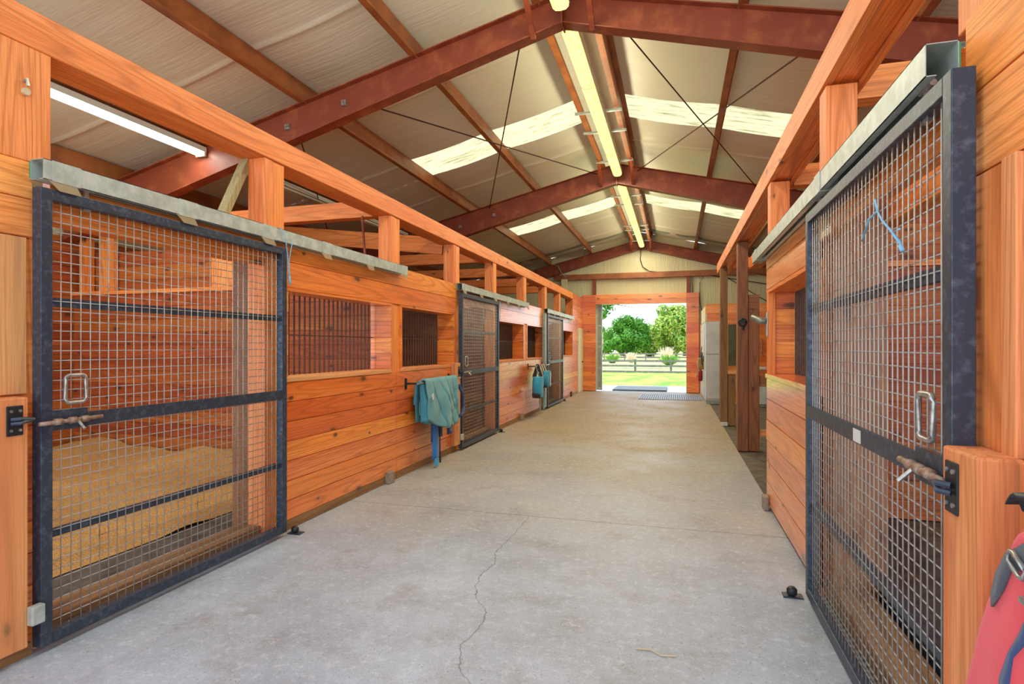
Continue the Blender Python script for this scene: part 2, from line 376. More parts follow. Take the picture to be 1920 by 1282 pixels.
for i in range(5):
    a, b = segs[i], segs[i + 1]
    if i in (1, 3):
        for x0, x1 in ((-8.1, -4.2), (-1.42, -0.76), (2.1, 6.0)):
            if x0 < XC < x1: ceil_patch(x0, XC, a, b); ceil_patch(XC, x1, a, b)
            else: ceil_patch(x0, x1, a, b)
    else:
        ceil_patch(-8.1, XC, a, b); ceil_patch(XC, 6.0, a, b)
struct(mb.build('ceiling', 'vinyl', smooth=True))
# corrugated skylight sheets above the gaps
SL = ['translucent roof skylight strip %s of the ridge, %s' % (a, b) for a, b in
      (('left', 'the nearer one'), ('right', 'the nearer one'), ('left', 'the farther one'), ('right', 'the farther one'))]
k = 0
for (a, b) in SKY:
    for x0, x1 in ((-4.25, -1.36), (-0.82, 2.15)):
        rows = []
        for y in frange(a - 0.1, b + 0.3, 0.025):
            rows.append([(x, y, zr(x, 5.345) + 0.018 * math.sin((y - a) * 2 * math.pi / 0.2)) for x in frange(x0, x1, 0.5)])
        tag(MB().grid(rows).build('roof_skylight', 'skylight', smooth=True), SL[k], 'skylight', 'roof skylight strips'); k += 1
# end wall (insulated) around the big doorway
mb = MB()
DX0, DX1, DZ = -2.6, 0.33, 2.93
mb.box(-8.1, DX0, YE, YE + 0.12, 0, 3.0); mb.box(DX1, 6.0, YE, YE + 0.12, 0, 3.0)
mb.box(DX0, DX1, YE, YE + 0.12, DZ, 3.0)
mb.add([(-8.1, YE, 3.0), (6.0, YE, 3.0), (6.0, YE, zr(6, 5.3)), (XC, YE, 5.3), (-8.1, YE, zr(-8.1, 5.3)),
        (-8.1, YE + .12, 3.0), (6.0, YE + .12, 3.0), (6.0, YE + .12, zr(6, 5.3)), (XC, YE + .12, 5.3), (-8.1, YE + .12, zr(-8.1, 5.3))],
       [(4, 3, 2, 1, 0), (5, 6, 7, 8, 9)] + [(i, (i + 1) % 5, (i + 1) % 5 + 5, i + 5) for i in range(5)])
struct(mb.build('wall_back', 'cream_wall'))
# outer side walls
mb = MB().planks(-8.1, -7.95, 0.5, YE, 0, 3.0, 'x', 0.2); struct(mb.build('wall_left', 'darkY'))
struct(MB().box(-8.15, -8.05, 0.5, YE, 3.0, 3.62).build('wall_left', 'cream_wall'))
struct(MB().planks(5.9, 6.0, 0.5, YE, 0, 3.0, '-x', 0.2).build('wall_right', 'darkY'))
struct(MB().box(6.0, 6.1, 0.5, YE, 3.0, 3.62).build('wall_right', 'cream_wall'))
# board surround of the far doorway
fr = thing('doorway_surround', 'orange plank frame around the open far doorway under the cream end wall', 'door frame', (-1.13, YE, 0))
MB().planks(-3.05, DX0, YE - 0.12, YE, 0.02, 3.25, '-y', 0.165).build('side_boards', 'boardX', fr)
MB().planks(DX1, 0.72, YE - 0.12, YE, 0.02, 3.25, '-y', 0.165).build('side_boards', 'boardX', fr)
MB().planks(DX0, DX1, YE - 0.12, YE, DZ, 3.25, '-y', 0.16).build('header_boards', 'boardX', fr)
ed = thing('sliding_barn_door', 'grey metal edge of the sliding door parked left of the far doorway', 'door', (-2.5, YE + 0.2, 0))
MB().box(-2.9, -2.41, YE + 0.15, YE + 0.19, 0.03, 2.95).build('door_panel', 'galv_dull', ed)
mb = MB()
for z in frange(0.06, 2.9, 0.71): mb.box(-2.58, -2.42, YE + 0.13, YE + 0.15, z, z + 0.05)
mb.box(-2.6, -2.56, YE + .12, YE + .15, 0.03, 2.93).box(-2.44, -2.41, YE + .12, YE + .15, 0.03, 2.93).build('edge_channel', 'galv', ed)

# ================================================================== STEEL FRAME
def rafter(y, n, label, apex=4.66):
    t_ = thing('steel_rafter', label, 'beam', (XC, y, 3.2), 'red steel roof rafters')
    top = lambda x: zr(x, 5.03); bot = lambda x: apex - 0.27 * abs(x - XC)
    for sgn, xe in ((-1, -7.9), (1, 5.85)):
        mb = MB(); w = MB()
        n_ = 8
        for i in range(n_):
            xa = XC + (xe - XC) * i / n_; xb = XC + (xe - XC) * (i + 1) / n_
            w.add([(xa, y - .006, bot(xa)), (xb, y - .006, bot(xb)), (xb, y - .006, top(xb)), (xa, y - .006, top(xa)),
                   (xa, y + .006, bot(xa)), (xb, y + .006, bot(xb)), (xb, y + .006, top(xb)), (xa, y + .006, top(xa))],
                  [(0, 1, 2, 3), (7, 6, 5, 4), (0, 4, 5, 1), (3, 2, 6, 7)])
        w.build('web', 'steel_red', t_)
        for fz in (bot, top):
            MB().beam((XC, y, fz(XC)), (xe, y, fz(xe)), 0.15, 0.012).build('flange', 'steel_red', t_)
    MB().box(XC - .008, XC + .008, y - .09, y + .09, bot(XC) - .03, top(XC)).build('ridge_plate', 'steel_red', t_)
    if n < 2:
        for x in (XC - 2.5, XC - 3.25, XC + 3.4):
            zc = (top(x) + bot(x)) / 2
            MB().box(x - .03, x + .03, y - .04, y, zc - .03, zc + .03).box(x - .01, x + .01, y - .07, y - .04, zc - .01, zc + .01).build('rod_bracket', 'zinc', t_)
    return t_
rafter(5.62, 0, 'nearest red steel rafter, crossing the top of the view', 4.74)
rafter(11.1, 1, 'middle red steel rafter, second from the camera under the ridge')
# end rafter on the gable
rafter(19.12, 2, 'farthest red steel rafter, against the cream end wall', 4.74)
pl = {-7.0: 'leftmost purlin, low above the left stalls', -5.57: 'brown steel purlin carrying the lamps above the left stalls',
      -4.15: 'brown steel purlin next left of the long timber beam line', -2.76: 'brown steel purlin midway up the left roof slope',
      -1.39: 'brown steel purlin just left of the ridge lights', -0.79: 'brown steel purlin just right of the ridge lights',
      0.62: 'brown steel purlin midway up the right roof slope', 2.05: 'brown steel purlin above the right timber beam',
      3.45: 'brown steel purlin over the right stalls, behind the timber beam', 4.8: 'lowest brown steel purlin on the far right roof slope'}
for x, lab in pl.items():
    sg = 1 if x > XC else -1
    zb = zr(x, 5.035); mb = MB()
    mb.box(x - .003, x + .003, 1.0, YE, zb, zb + 0.25)
    s2 = 1 if x > XC else -1
    mb.beam((x - s2 * 0.035, 1.0, zb + 0.006), (x - s2 * 0.035, YE, zb + 0.006), 0.07, 0.008)
    mb.beam((x + s2 * 0.035, 1.0, zb + 0.25), (x + s2 * 0.035, YE, zb + 0.25), 0.07, 0.008)
    mb.box(x - s2 * .07 - .003, x - s2 * .07 + .003, 1.0, YE, zb, zb + 0.025)
    tag(mb.build('steel_purlin', 'purlin'), lab, 'purlin', 'roof purlins')
for sx, side in ((-1, 'left'), (1, 'right')):
    xe = -7.9 if sx < 0 else 5.8
    tag(MB().grid([[(x, y, zr(x, 5.285)) for x in frange(XC + sx * .02, xe, .7)] for y in (18.35, 18.5, 18.65)]).build('roof_tape', 'tape', solid=.004), 'grey green sealing band on the %s roof slope just before the end wall' % side, 'band')
# flange braces
for y, nm in ((5.62, 'nearest'), (11.1, 'middle'), (19.12, 'farthest')):
    for sx, side in ((-1, 'left'), (1, 'right')):
        xx = XC + sx * 0.3
        tag(MB().beam((xx, y - .55, zr(xx, 5.06)), (xx, y - .03, 4.64), 0.05, 0.05).build('knee_brace', 'steel_red'),
            'short red steel brace on the %s of the ridge at the %s rafter' % (side, nm), 'brace', 'rafter knee braces')
# grey struts between ridge purlins
STN = ['struts nearest the camera', 'struts before the middle rafter', 'struts past the middle rafter', 'struts next to the end wall']
for (y, i) in ((8.3, 0), (9.1, 0), (10.6, 1), (13.1, 2), (13.9, 2), (16.4, 3), (17.0, 3), (18.8, 3)):
    tag(MB().box(XC - .34, XC + .34, y - .02, y + .02, 4.925, 4.93).box(XC - .34, XC + .34, y - .02, y - .016, 4.93, 4.955).build('ridge_strut', 'galv'),
        'small grey strut bridging the ridge purlins, one of the ' + STN[i], 'strut', 'ridge ' + STN[i])
# bracing rods
for a, b, lab in (((-1.5, 5.65, 4.88), (-3.7, 11.1, 4.36), 'steel bracing rod left of the ridge running down towards the middle rafter'),
                  ((-3.7, 5.65, 4.36), (-1.48, 11.1, 4.88), 'steel bracing rod left of the ridge rising towards the middle rafter'),
                  ((-0.68, 5.65, 4.88), (1.42, 11.1, 4.38), 'steel bracing rod right of the ridge running down towards the middle rafter'),
                  ((1.45, 5.65, 4.38), (-0.7, 11.1, 4.88), 'steel bracing rod right of the ridge rising towards the middle rafter'),
                  ((-4.3, 5.65, 4.2), (-7.3, 11.1, 3.4), 'steel bracing rod over the left stalls dropping away from the nearest rafter')):
    tag(MB().tube([a, b], 0.009, 6).build('bracing_rod', 'cable'), lab, 'rod', 'roof bracing rods')
# end wall girt and jamb posts
tag(MB().box(-4.0, 5.8, YE - 0.16, YE - 0.01, 3.78, 3.96).build('wall_girt', 'purlin'), 'brown steel girt running across the cream end wall above the doorway', 'beam')
for x, s_ in ((-2.64, 'left'), (0.39, 'right')):
    tag(MB().box(x - .05, x + .05, YE - .12, YE - .01, 3.25, 3.78).build('jamb_post', 'steel_red'), 'short red steel post above the %s corner of the far doorway' % s_, 'post', 'jamb posts over the doorway')
tag(MB().tube([(-1.1, YE - .2, 4.7), (-1.13, YE - .06, 4.4), (-1.05, YE - .05, 4.15), (-0.85, YE - .05, 4.0), (-.6, YE - .05, 3.96)], 0.012).build('power_cable', 'cord'),
    'thin dark cable curving down the cream gable from the ridge', 'cable')
mb = MB()
tag(MB().tube([(0.5, YE - .1, 3.8), (0.52, YE - .05, 3.3), (0.56, YE - .05, 2.6)], .016).build('conduit_pipe', 'conduit'), 'grey conduit pipe down the end wall right of the doorway, nearer the doorway', 'pipe')
tag(MB().tube([(0.85, YE - .05, 3.78), (0.74, YE - .05, 3.55), (0.74, YE - .05, 3.0), (0.8, YE - .05, 2.65)], .014).build('conduit_pipe', 'conduit'), 'bent grey cable on the end wall above the white cabinet', 'pipe')
tag(MB().tube([(-4.0, 18.9, 4.3), (-3.85, 18.9, 4.22), (-3.7, 18.95, 3.95), (-3.6, 19.0, 3.88), (-3.72, 19.05, 3.7), (-3.74, 19.1, 3.5)], .02).build('flexible_hose', 'conduit'), 'grey flexible hose looping at the far end of the left roof slope', 'hose')
tag(MB().box(-3.75, -3.55, 19.0, 19.12, 3.4, 3.8).build('junction_box', 'cream_door'), 'cream box on the end wall where the left beam meets the gable', 'box')
for a, b, z0, z1 in ((1.2, 3.2, 3.95, 2.6), (1.0, 4.6, 3.8, 3.1)):
    tag(MB().tube([(a, YE - .08, z0), (b, YE - .08, z1)], .012, 6).build('wall_cable', 'cord'), 'dark cable slanting across the cream wall over the cabinets, %s' % ('steeper one' if b < 4 else 'flatter one'), 'cable')

# ================================================================== LAMPS
def ridge_lamp(y0, y1, label):
    r = thing('strip_lamp', label, 'ceiling lamp', (XC + .03, (y0 + y1) / 2, 4.72), 'strip lamps along the ridge')
    x = XC + .03
    MB().box(x - .085, x + .085, y0, y1, 4.79, 4.86).build('housing', 'lamp_house', r)
    ys = frange(y0 + .01, y1 - .01, 1.2); rows = []
    prof = [(-.08, 4.79), (-.078, 4.755), (-.05, 4.728), (0, 4.722), (.05, 4.728), (.078, 4.755), (.08, 4.79)]
    for y in ys: rows.append([(x + a, y, z) for a, z in prof])
    d = MB().grid(rows); d.add([(x + a, ys[0], z) for a, z in prof], [tuple(range(7))]); d.add([(x + a, ys[-1], z) for a, z in prof], [tuple(range(6, -1, -1))])
    d.build('diffuser', 'diffuser', r)
    for y in frange(y0, y1, 1.2)[1:-1]:
        MB().tube([(x + a * 1.03, y, z - .003 if z < 4.78 else z) for a, z in prof], .004, 5).build('clip', 'tab', r)
    for sx in (-1, 1):
        MB().tube([(x + sx * .05, (y0 + y1) / 2, 4.85), (x + sx * .05, (y0 + y1) / 2, 5.05)], .004, 5).build('hanger', 'zinc', r)
    ld = bpy.data.lights.new('lamp_light', 'AREA'); lo = bpy.data.objects.new('lamp_light', ld); C.objects.link(lo)
    ld.shape = 'RECTANGLE'; ld.size = .16; ld.size_y = y1 - y0 - .05; ld.energy = 45 * (y1 - y0) / 2.4; ld.color = (1.0, .93, .72)
    lo.location = Vector((x, (y0 + y1) / 2, 4.715)) - r.location; lo.parent = r
    for sx in (-1, 1):      # light leaving the sides of the wraparound diffuser
        l2 = bpy.data.lights.new('side_light', 'AREA'); o2 = bpy.data.objects.new('side_light', l2); C.objects.link(o2)
        l2.shape = 'RECTANGLE'; l2.size = .06; l2.size_y = y1 - y0 - .05; l2.energy = 7 * (y1 - y0) / 2.4; l2.color = (1.0, .95, .68)
        o2.rotation_euler = (0, R(-100 * sx), 0); o2.location = Vector((x + sx * .10, (y0 + y1) / 2, 4.77)) - r.location; o2.parent = r
ridge_lamp(2.9, 5.35, 'yellowish strip lamp on the ridge at the very top edge of the view')
ridge_lamp(5.8, 8.3, 'yellowish strip lamp on the ridge just behind the nearest rafter')
ridge_lamp(8.33, 10.85, 'yellowish strip lamp on the ridge ending at the middle rafter')
ridge_lamp(11.25, 13.75, 'yellowish strip lamp on the ridge starting behind the middle rafter')
ridge_lamp(13.78, 16.2, 'yellowish strip lamp on the ridge, second from the end wall')
ridge_lamp(16.23, 18.8, 'yellowish strip lamp on the ridge closest to the end wall')
def stall_lamp(y0, y1, lit, label, x=-5.57, z=3.83):
    r = thing('tube_lamp', label, 'ceiling lamp', (x, (y0 + y1) / 2, z), 'tube lamps over the stalls')
    MB().box(x - .07, x + .07, y0, y1, z + .04, z + .1).build('housing', 'lamp_house', r)
    for sx in (-1, 1):
        MB().tube([(x + sx * .035, y0 + .03, z + .015), (x + sx * .035, y1 - .03, z + .015)], .018, 10).build('tube', 'tube_on' if lit else 'tube_off', r, smooth=True)
    for y in (y0, y1 - .03): MB().box(x - .065, x + .065, y, y + .03, z - .01, z + .05).build('end_cap', 'lamp_house', r)
    MB().box(x - .015, x + .015, (y0 + y1) / 2, (y0 + y1) / 2 + .03, z + .1, z + .2).build('bracket', 'galv_dull', r)
    if lit:
        ld = bpy.data.lights.new('lamp_light', 'AREA'); lo = bpy.data.objects.new('lamp_light', ld); C.objects.link(lo)
        ld.shape = 'RECTANGLE'; ld.size = .12; ld.size_y = y1 - y0; ld.energy = 55; ld.color = (.95, 1.0, .97)
        lo.location = Vector((x, (y0 + y1) / 2, z + .036)) - r.location; lo.parent = r
stall_lamp(3.15, 5.59, True, 'glowing white tube lamp over the first left stall')
stall_lamp(5.95, 8.35, False, 'unlit cream tube lamp over the second left stall')
stall_lamp(8.7, 11.0, False, 'unlit cream tube lamp over the third left stall')
stall_lamp(12.0, 14.4, False, 'unlit cream tube lamp over the farthest left stalls')

# ================================================================== LEFT ROW
WT = 0.25                      # wall thickness
ZH0, ZH1, ZS, ZW = 1.98, 2.41, 1.25, 1.98
Z_B0, Z_B1 = 2.975, 3.165
beamL = thing('timber_beam', 'long orange timber beam running over the left stalls to the end wall', 'beam', (XL - .12, 9, Z_B0))
MB().box(XL - .24, XL, -1.0, 9.42, Z_B0, Z_B1).build('beam_length', 'postY', beamL, bevel=.006)
MB().box(XL - .24, XL, 9.425, 17.27, Z_B0, Z_B1).build('beam_length', 'postY', beamL, bevel=.006)
def post(x0, x1, y0, y1, z0, z1, label, mat='postZ', group=None, seam=False):
    r = MB()
    if seam:
        ym = y0 + (y1 - y0) * .42; r.box(x0, x1, y0, ym - .001, z0, z1); r.box(x0, x1 - .004, ym + .001, y1, z0, z1)
    else: r.box(x0, x1, y0, y1, z0, z1)
    return tag(r.build('timber_post', mat, bevel=.005), label, 'post', group)
GP = 'upright posts of the left stall row'
for (y0, y1, lab) in ((1.55, 2.11, 'orange timber post left of the first door, at the left edge of the view'),
                      (3.68, 3.91, 'orange timber post right of the first door, with a weathered seam'),
                      (5.70, 5.92, 'orange timber post between the first two barred windows on the left'),
                      (7.56, 7.80, 'orange timber post just before the second door on the left'),
                      (9.39, 9.59, 'orange timber post just behind the second door on the left'),
                      (11.44, 11.68, 'orange timber post between the third and fourth barred windows on the left'),
                      (13.42, 13.69, 'orange timber post at the third door on the left'),
                      (15.19, 15.41, 'orange timber post just behind the third door on the left')):
    if y0 < 2:
        post(XL - .17, XL - .002, y0, y1, ZH1, Z_B0 - .001, lab, group=GP)
    else:
        post(XL - .17, XL - .012, y0, y1, 0.0, Z_B0 - .001, lab, group=GP, seam=True)
def stall_front(y0, y1, name, head=None, jamb0=0, jamb1=0):
    """lower boards, header boards, sill and bars between two posts on the left"""
    r = thing('stall_wall', 'plank stall front with %s' % name.replace(', nearest on the left', ' nearest on the left'), 'stall wall', (XL, (y0 + y1) / 2, 0), 'left stall fronts')
    a, b = y0 - jamb0, y1 + jamb1
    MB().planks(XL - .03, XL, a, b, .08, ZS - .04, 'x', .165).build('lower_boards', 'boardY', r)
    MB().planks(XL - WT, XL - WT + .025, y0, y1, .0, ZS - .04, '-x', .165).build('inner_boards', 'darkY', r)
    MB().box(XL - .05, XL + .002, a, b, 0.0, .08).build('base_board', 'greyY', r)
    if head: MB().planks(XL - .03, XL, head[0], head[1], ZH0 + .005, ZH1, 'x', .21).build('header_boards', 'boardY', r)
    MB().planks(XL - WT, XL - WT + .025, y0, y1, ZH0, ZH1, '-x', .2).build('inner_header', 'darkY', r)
    MB().box(XL - WT, XL + .006, y0, y1, ZS - .04, ZS).build('window_sill', 'wornY', r, bevel=.004)
    MB().box(XL - WT, XL + .004, y0, y1, ZH0 - .02, ZH0 + .004).build('window_head', 'boardY', r)
    MB().planks(XL - WT, XL - .0, y1 - .03, y1, ZS, ZH0 - .02, '-y', .165).build('jamb_boards', 'boardX', r)
    MB().planks(XL - WT, XL - .0, y0, y0 + .03, ZS, ZH0 - .02, 'y', .165).build('jamb_boards', 'boardX', r)
    g_ = MB(); n = int((y1 - y0 - .06) / .076)
    for i in range(1, n + 1):
        y = y0 + .03 + (y1 - y0 - .06) * i / (n + 1); g_.tube([(XL - WT + .02, y, ZS), (XL - WT + .02, y, ZH0 - .02)], .008, 6)
    g_.box(XL - WT + .012, XL - WT + .028, y0 + .03, y1 - .03, 1.60, 1.61)
    g_.build('window_bars', 'bars', r)
    return r
stall_front(3.91, 5.70, 'a wide barred window, nearest on the left', (3.91, 7.62), jamb1=.1)
stall_front(5.92, 7.56, 'a barred window above the teal horse blanket', jamb0=.11, jamb1=.05)
stall_front(9.59, 11.44, 'a barred window just past the second door', (9.55, 13.42), jamb0=.0, jamb1=.11)
stall_front(11.68, 13.42, 'a barred window above the bright blue fly masks', jamb0=.11, jamb1=0)
stall_front(15.41, 17.27, 'a dark barred window past the third door', (15.36, 17.27), jamb0=.0, jamb1=.0)
# headers over doors
for y0, y1, lab in ((2.11, 3.68, 'first'), (7.80, 9.39, 'second'), (13.69, 15.19, 'third')):
    tag(MB().planks(XL - .06, XL - .01, y0, y1, 2.13, ZH1, 'x', .14).build('door_header', 'boardY'), 'orange header boards above the %s door on the left' % lab, 'boards', 'door header boards')
    tag(MB().box(XL - .25, XL - .05, y0, y1, 0.0, .11).build('door_sill', 'greyY', bevel=.006), 'weathered wooden sill behind the bottom of the %s left door' % lab, 'sill', 'door sills')
# near-left wall end
nl = thing('stall_wall', 'orange plank wall end left of the first door, at the left edge of the view', 'stall wall', (XL, 1.2, 0), 'left stall fronts')
MB().planks(XL - .1, XL, -0.6, 2.02, 2.04, ZH1, 'x', .2).build('header_boards', 'postY', nl)
MB().box(XL - .1, XL - .004, 1.74, 2.0, 1.27, 2.035).build('upper_post', 'wornZ', nl, bevel=.004)
MB().box(XL - .1, XL - .02, 1.0, 1.74, 0.0, 2.035).build('side_boards', 'wornZ', nl)
MB().planks(XL - .1, XL - .03, 1.9, 2.06, 0.0, 1.27, 'x', .16).build('edge_boards', 'boardY', nl)
MB().box(XL - .2, XL - .04, 2.0, 2.11, 0.0, 2.035).build('jamb_post', 'postZ', nl)
MB().box(XL - .1, XL + .03, 1.0, 2.0, 0.0, .06).build('base_board', 'greyY', nl)
tag(MB().box(XL + .002, XL + .09, 1.0, 1.945, .07, 1.262).build('door_stop_post', 'wornZ', bevel=.008), 'pale worn wooden stop post left of the first door, bolted with a latch keeper', 'post')
tg = MB().tube([(XL - .012, 1.985, 2.79), (XL + .02, 1.985, 2.80), (XL + .02, 1.99, 2.77)], .008, 6)
e_ = thing('screw_eye', 'brass screw eye and tag on the post at the left edge of the view', 'hook', (XL, 2.0, 2.75))
tg.build('eye', 'zinc', e_); MB().tube([(XL - .006, 1.99, 2.745), (XL + .012, 1.99, 2.745)], .018, 12).build('disc', 'tab', e_)
# far left end wall
fw = thing('stall_wall', 'plank wall left of the far doorway, holding the cream door', 'stall wall', (XL, 18.2, 0), 'left stall fronts')
MB().planks(XL - .05, XL, 17.27, 18.18, .08, 3.165, 'x', .165).build('boards', 'boardY', fw)
MB().planks(XL - .05, XL, 18.18, YE - .12, 2.1, 3.165, 'x', .165).build('boards_over_door', 'boardY', fw)
MB().box(XL - .05, XL + .004, 17.27, 18.18, 0, .08).build('base_board', 'greyY', fw)
MB().box(XL - .24, XL - .03, 17.29, 17.49, 2.41, 3.165).build('corner_post', 'postZ', fw)
dd = thing('cabin_door', 'narrow cream door in the far left wall beside the doorway', 'door', (XL, 18.6, 0))
MB().box(XL - .04, XL + .01, 18.24, 19.05, .01, 2.06).build('door_panel', 'cream_door', dd)
MB().box(XL - .04, XL + .025, 18.18, 18.24, 0, 2.11).box(XL - .04, XL + .025, 19.05, 19.12, 0, 2.11).box(XL - .04, XL + .025, 18.24, 19.05, 2.06, 2.11).build('door_casing', 'cream_door', dd)
MB().tube([(XL + .01, 18.97, 1.0), (XL + .06, 18.97, 1.0)], .02, 8).build('knob', 'black', dd)
mb = MB()
for z in (.35, 1.0, 1.55):
    mb.box(XL + .01, XL + .016, 18.3, 18.62, z, z + .42); mb.box(XL + .01, XL + .016, 18.68, 18.98, z, z + .42)
mb.build('raised_panel', 'cream_door', dd)

# partitions and joists over the stalls
def partition(y, x0, x1, label, near, mat='darkX'):
    r = thing('stall_partition', label, 'stall wall', ((x0 + x1) / 2, y, 0), 'stall partitions')
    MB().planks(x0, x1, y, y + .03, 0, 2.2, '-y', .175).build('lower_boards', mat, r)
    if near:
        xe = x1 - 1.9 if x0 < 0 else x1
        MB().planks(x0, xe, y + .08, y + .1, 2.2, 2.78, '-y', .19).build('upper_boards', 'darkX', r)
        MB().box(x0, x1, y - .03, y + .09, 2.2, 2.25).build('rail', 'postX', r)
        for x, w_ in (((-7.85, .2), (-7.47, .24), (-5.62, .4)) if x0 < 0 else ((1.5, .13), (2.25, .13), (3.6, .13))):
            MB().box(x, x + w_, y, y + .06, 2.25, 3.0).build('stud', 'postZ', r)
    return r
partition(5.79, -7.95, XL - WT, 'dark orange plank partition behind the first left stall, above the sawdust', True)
partition(9.5, -7.95, XL - WT, 'plank partition seen through the second left door', True, 'redX')  # darker timber colour stands in for the shade inside this stall
partition(13.45, -7.95, XL - WT, 'plank partition seen through the fourth barred window on the left', False, 'redX')  # same darkened timber, stall gloom put into the board colour
partition(17.3, -7.95, XL - .05, 'plank partition at the far end of the left stall row', False)
for y, a in ((3.85, 'above the first door'), (5.82, 'between the first two stalls'), (9.5, 'behind the second door'), (11.56, 'between the far barred windows'), (13.5, 'at the third door'), (15.3, 'past the third door')):
    if y < 5: continue
    tag(MB().box(-7.9, XL - .245, y - .02, y + .12, 3.0, 3.19).build('ceiling_joist', 'postX', bevel=.004), 'orange cross joist over the left stalls ' + a, 'beam', 'cross joists over the left stalls')
tag(MB().beam((-6.9, 7.62, 3.52 - .12), (XL - .2, 7.62, 3.0 - .04), .05, .24).build('sloping_brace', 'postX'), 'orange board sloping down to the left row between the two upper posts', 'brace')
tag(MB().beam((XL - .2, 3.42, 2.42), (XL - .2, 3.70, 2.97), .05, .075, (1, 0, 0)).build('diagonal_brace', 'pale_wood'), 'pale diagonal brace leaning against the post right of the first door', 'brace')
tag(MB().tube([(-3.46, 5.76, 3.0), (-3.40, 5.76, 2.2)], .014).build('red_rod', 'steel_red'), 'thin red rod slanting behind the second upper post on the left', 'rod')
# sawdust beds
def bed(x0, x1, y0, y1, label, seed):
    rows = []
    for y in frange(y0, y1, .09):
        row = []
        for x in frange(x0, x1, .09):
            e = min((x1 + .18 * noise.noise(Vector((0, y * 1.7, seed))) - x) / .55, 1)
            q = noise.noise(Vector((x * 1.1, y * 1.1, seed))) * .09 + noise.noise(Vector((x * 4, y * 4, seed))) * .02 + .13
            w = max(0, 1 - (y1 - y) / .9) * (.09 + .09 * noise.noise(Vector((x * 1.8, 3, seed))))
            row.append((x, y, max(-.02, (q + w) * max(0, e) ** .7 - .004)))
        rows.append(row)
    o = MB().grid(rows).build('sawdust_bedding', 'sawdust', smooth=True); tag(o, label, 'bedding'); o['kind'] = 'stuff'; return o
bed(-7.9, -3.9, .6, 5.76, 'heap of golden sawdust bedding inside the first left stall', 1.3)
bed(-7.9, -3.65, 6.1, 9.45, 'golden sawdust bedding seen through the second left door', 4.1)

# ================================================================== DOORS
def frame_bar(mb, m, w0, w1, o0, o1, z0, z1):
    (xa, ya), (xb, yb) = m(w0, o0), m(w1, o1); mb.box(xa, xb, ya, yb, z0, z1); return mb
def stall_door(sg, xd, y0, wd, label, sticker=False, low_detail=False):
    """sg=+1: faces +X (left row); -1 faces -X. latch at the near end."""
    m = lambda w, o: (xd + sg * o, y0 + w)
    pt = lambda w, o, z: (xd + sg * o, y0 + w, z)
    r = thing('stall_gate', label, 'stall door', (xd, y0 + wd / 2, 0.03), 'sliding mesh stall doors')
    zb, zt, fw = .035, 2.28, .055
    for w in (0, wd - fw): frame_bar(MB(), m, w, w + fw, 0, .06, zb, zt).build('frame_upright', 'black_steel', r, bevel=.003)
    frame_bar(MB(), m, fw, wd - fw, 0, .06, zt - fw, zt).build('frame_top', 'black_steel', r, bevel=.003)
    frame_bar(MB(), m, fw, wd - fw, 0, .06, zb, zb + fw).build('frame_bottom', 'black_steel', r, bevel=.003)
    frame_bar(MB(), m, fw, wd - fw, .008, .034, 1.70, 1.745).build('cross_bar', 'black_steel', r)
    frame_bar(MB(), m, fw, wd - fw, .008, .034, .55, .59).build('cross_bar', 'black_steel', r)
    frame_bar(MB(), m, fw, wd - fw, .045, .062, 1.09, 1.16).build('lock_rail', 'black_steel', r)
    wm = MB(); rr = .0028; nv = round((wd - 2 * fw) / .05); nh = round((zt - zb - 2 * fw) / .05)
    for i in range(1, nv):
        w = fw + (wd - 2 * fw) * i / nv; wm.tube([pt(w, .042, zb + fw - .01), pt(w, .042, zt - fw + .01)], rr, 5)
    for i in range(1, nh):
        z = zb + fw + (zt - zb - 2 * fw) * i / nh; wm.tube([pt(fw - .01, .037, z), pt(wd - fw + .01, .037, z)], rr, 5)
    wm.build('wire_mesh', 'wire', r, smooth=True)
    # handle: rounded rectangular ring
    hp = []; cw, cz, hw, hh, cr = .165, 1.285, .052, .07, .022
    for (qx, qz, a0) in ((1, 1, 0), (-1, 1, 90), (-1, -1, 180), (1, -1, 270)):
        for k in range(4):
            a = R(a0 + 30 * k); hp.append(pt(cw + qx * (hw - cr) + cr * math.cos(a), .062, cz + qz * (hh - cr) + cr * math.sin(a)))
    MB().tube(hp, .0095, 8, close=True).build('pull_handle', 'zinc', r, smooth=True)
    # latch: plate, barrels, bolt, knob
    la = thing_part = frame_bar(MB(), m, .0, .22, .062, .07, 1.085, 1.185).build('latch_plate', 'black_steel', r)
    MB().tube([pt(-.03, .092, 1.128), pt(.28, .092, 1.132)], .0105, 10).build('latch_bolt', 'rust', la, smooth=True)
    for w in (.04, .11, .17): MB().tube([pt(w, .092, 1.13), pt(w + .035, .092, 1.13)], .017, 10).build('latch_barrel', 'rust', la, smooth=True)
    MB().tube([pt(.15, .095, 1.13), pt(.152, .14, 1.085)], .007, 8).build('bolt_knob', 'zinc', la)
    for w in (.24, wd - .22):
        h_ = frame_bar(MB(), m, w - .012, w + .012, .024, .036, zt, 2.335)
        h_.tube([pt(w - .045, .03, 2.325), pt(w + .045, .03, 2.325)], .011, 8).build('roller_hanger', 'zinc', r)
        frame_bar(MB(), m, w - .02, w + .02, .02, .04, zt - fw - .012, zt - fw).build('hanger_nut', 'zinc', r)
    if sticker:
        frame_bar(MB(), m, .80, .90, .062, .0635, 1.095, 1.15).build('sticker', 'white_paint', r)
    return r
stall_door(1, XL + .03, 2.0, 1.81, 'large black-framed wire mesh sliding door in the left foreground')
stall_door(1, XL + .03, 7.64, 1.78, 'black-framed wire mesh door on the left between the two blanket racks')
stall_door(1, XL + .03, 13.33, 1.95, 'farthest black-framed mesh door on the left, near the cream door')
stall_door(-1, XR - .02, 1.86, 1.85, 'large black-framed wire mesh sliding door in the right foreground', sticker=True)
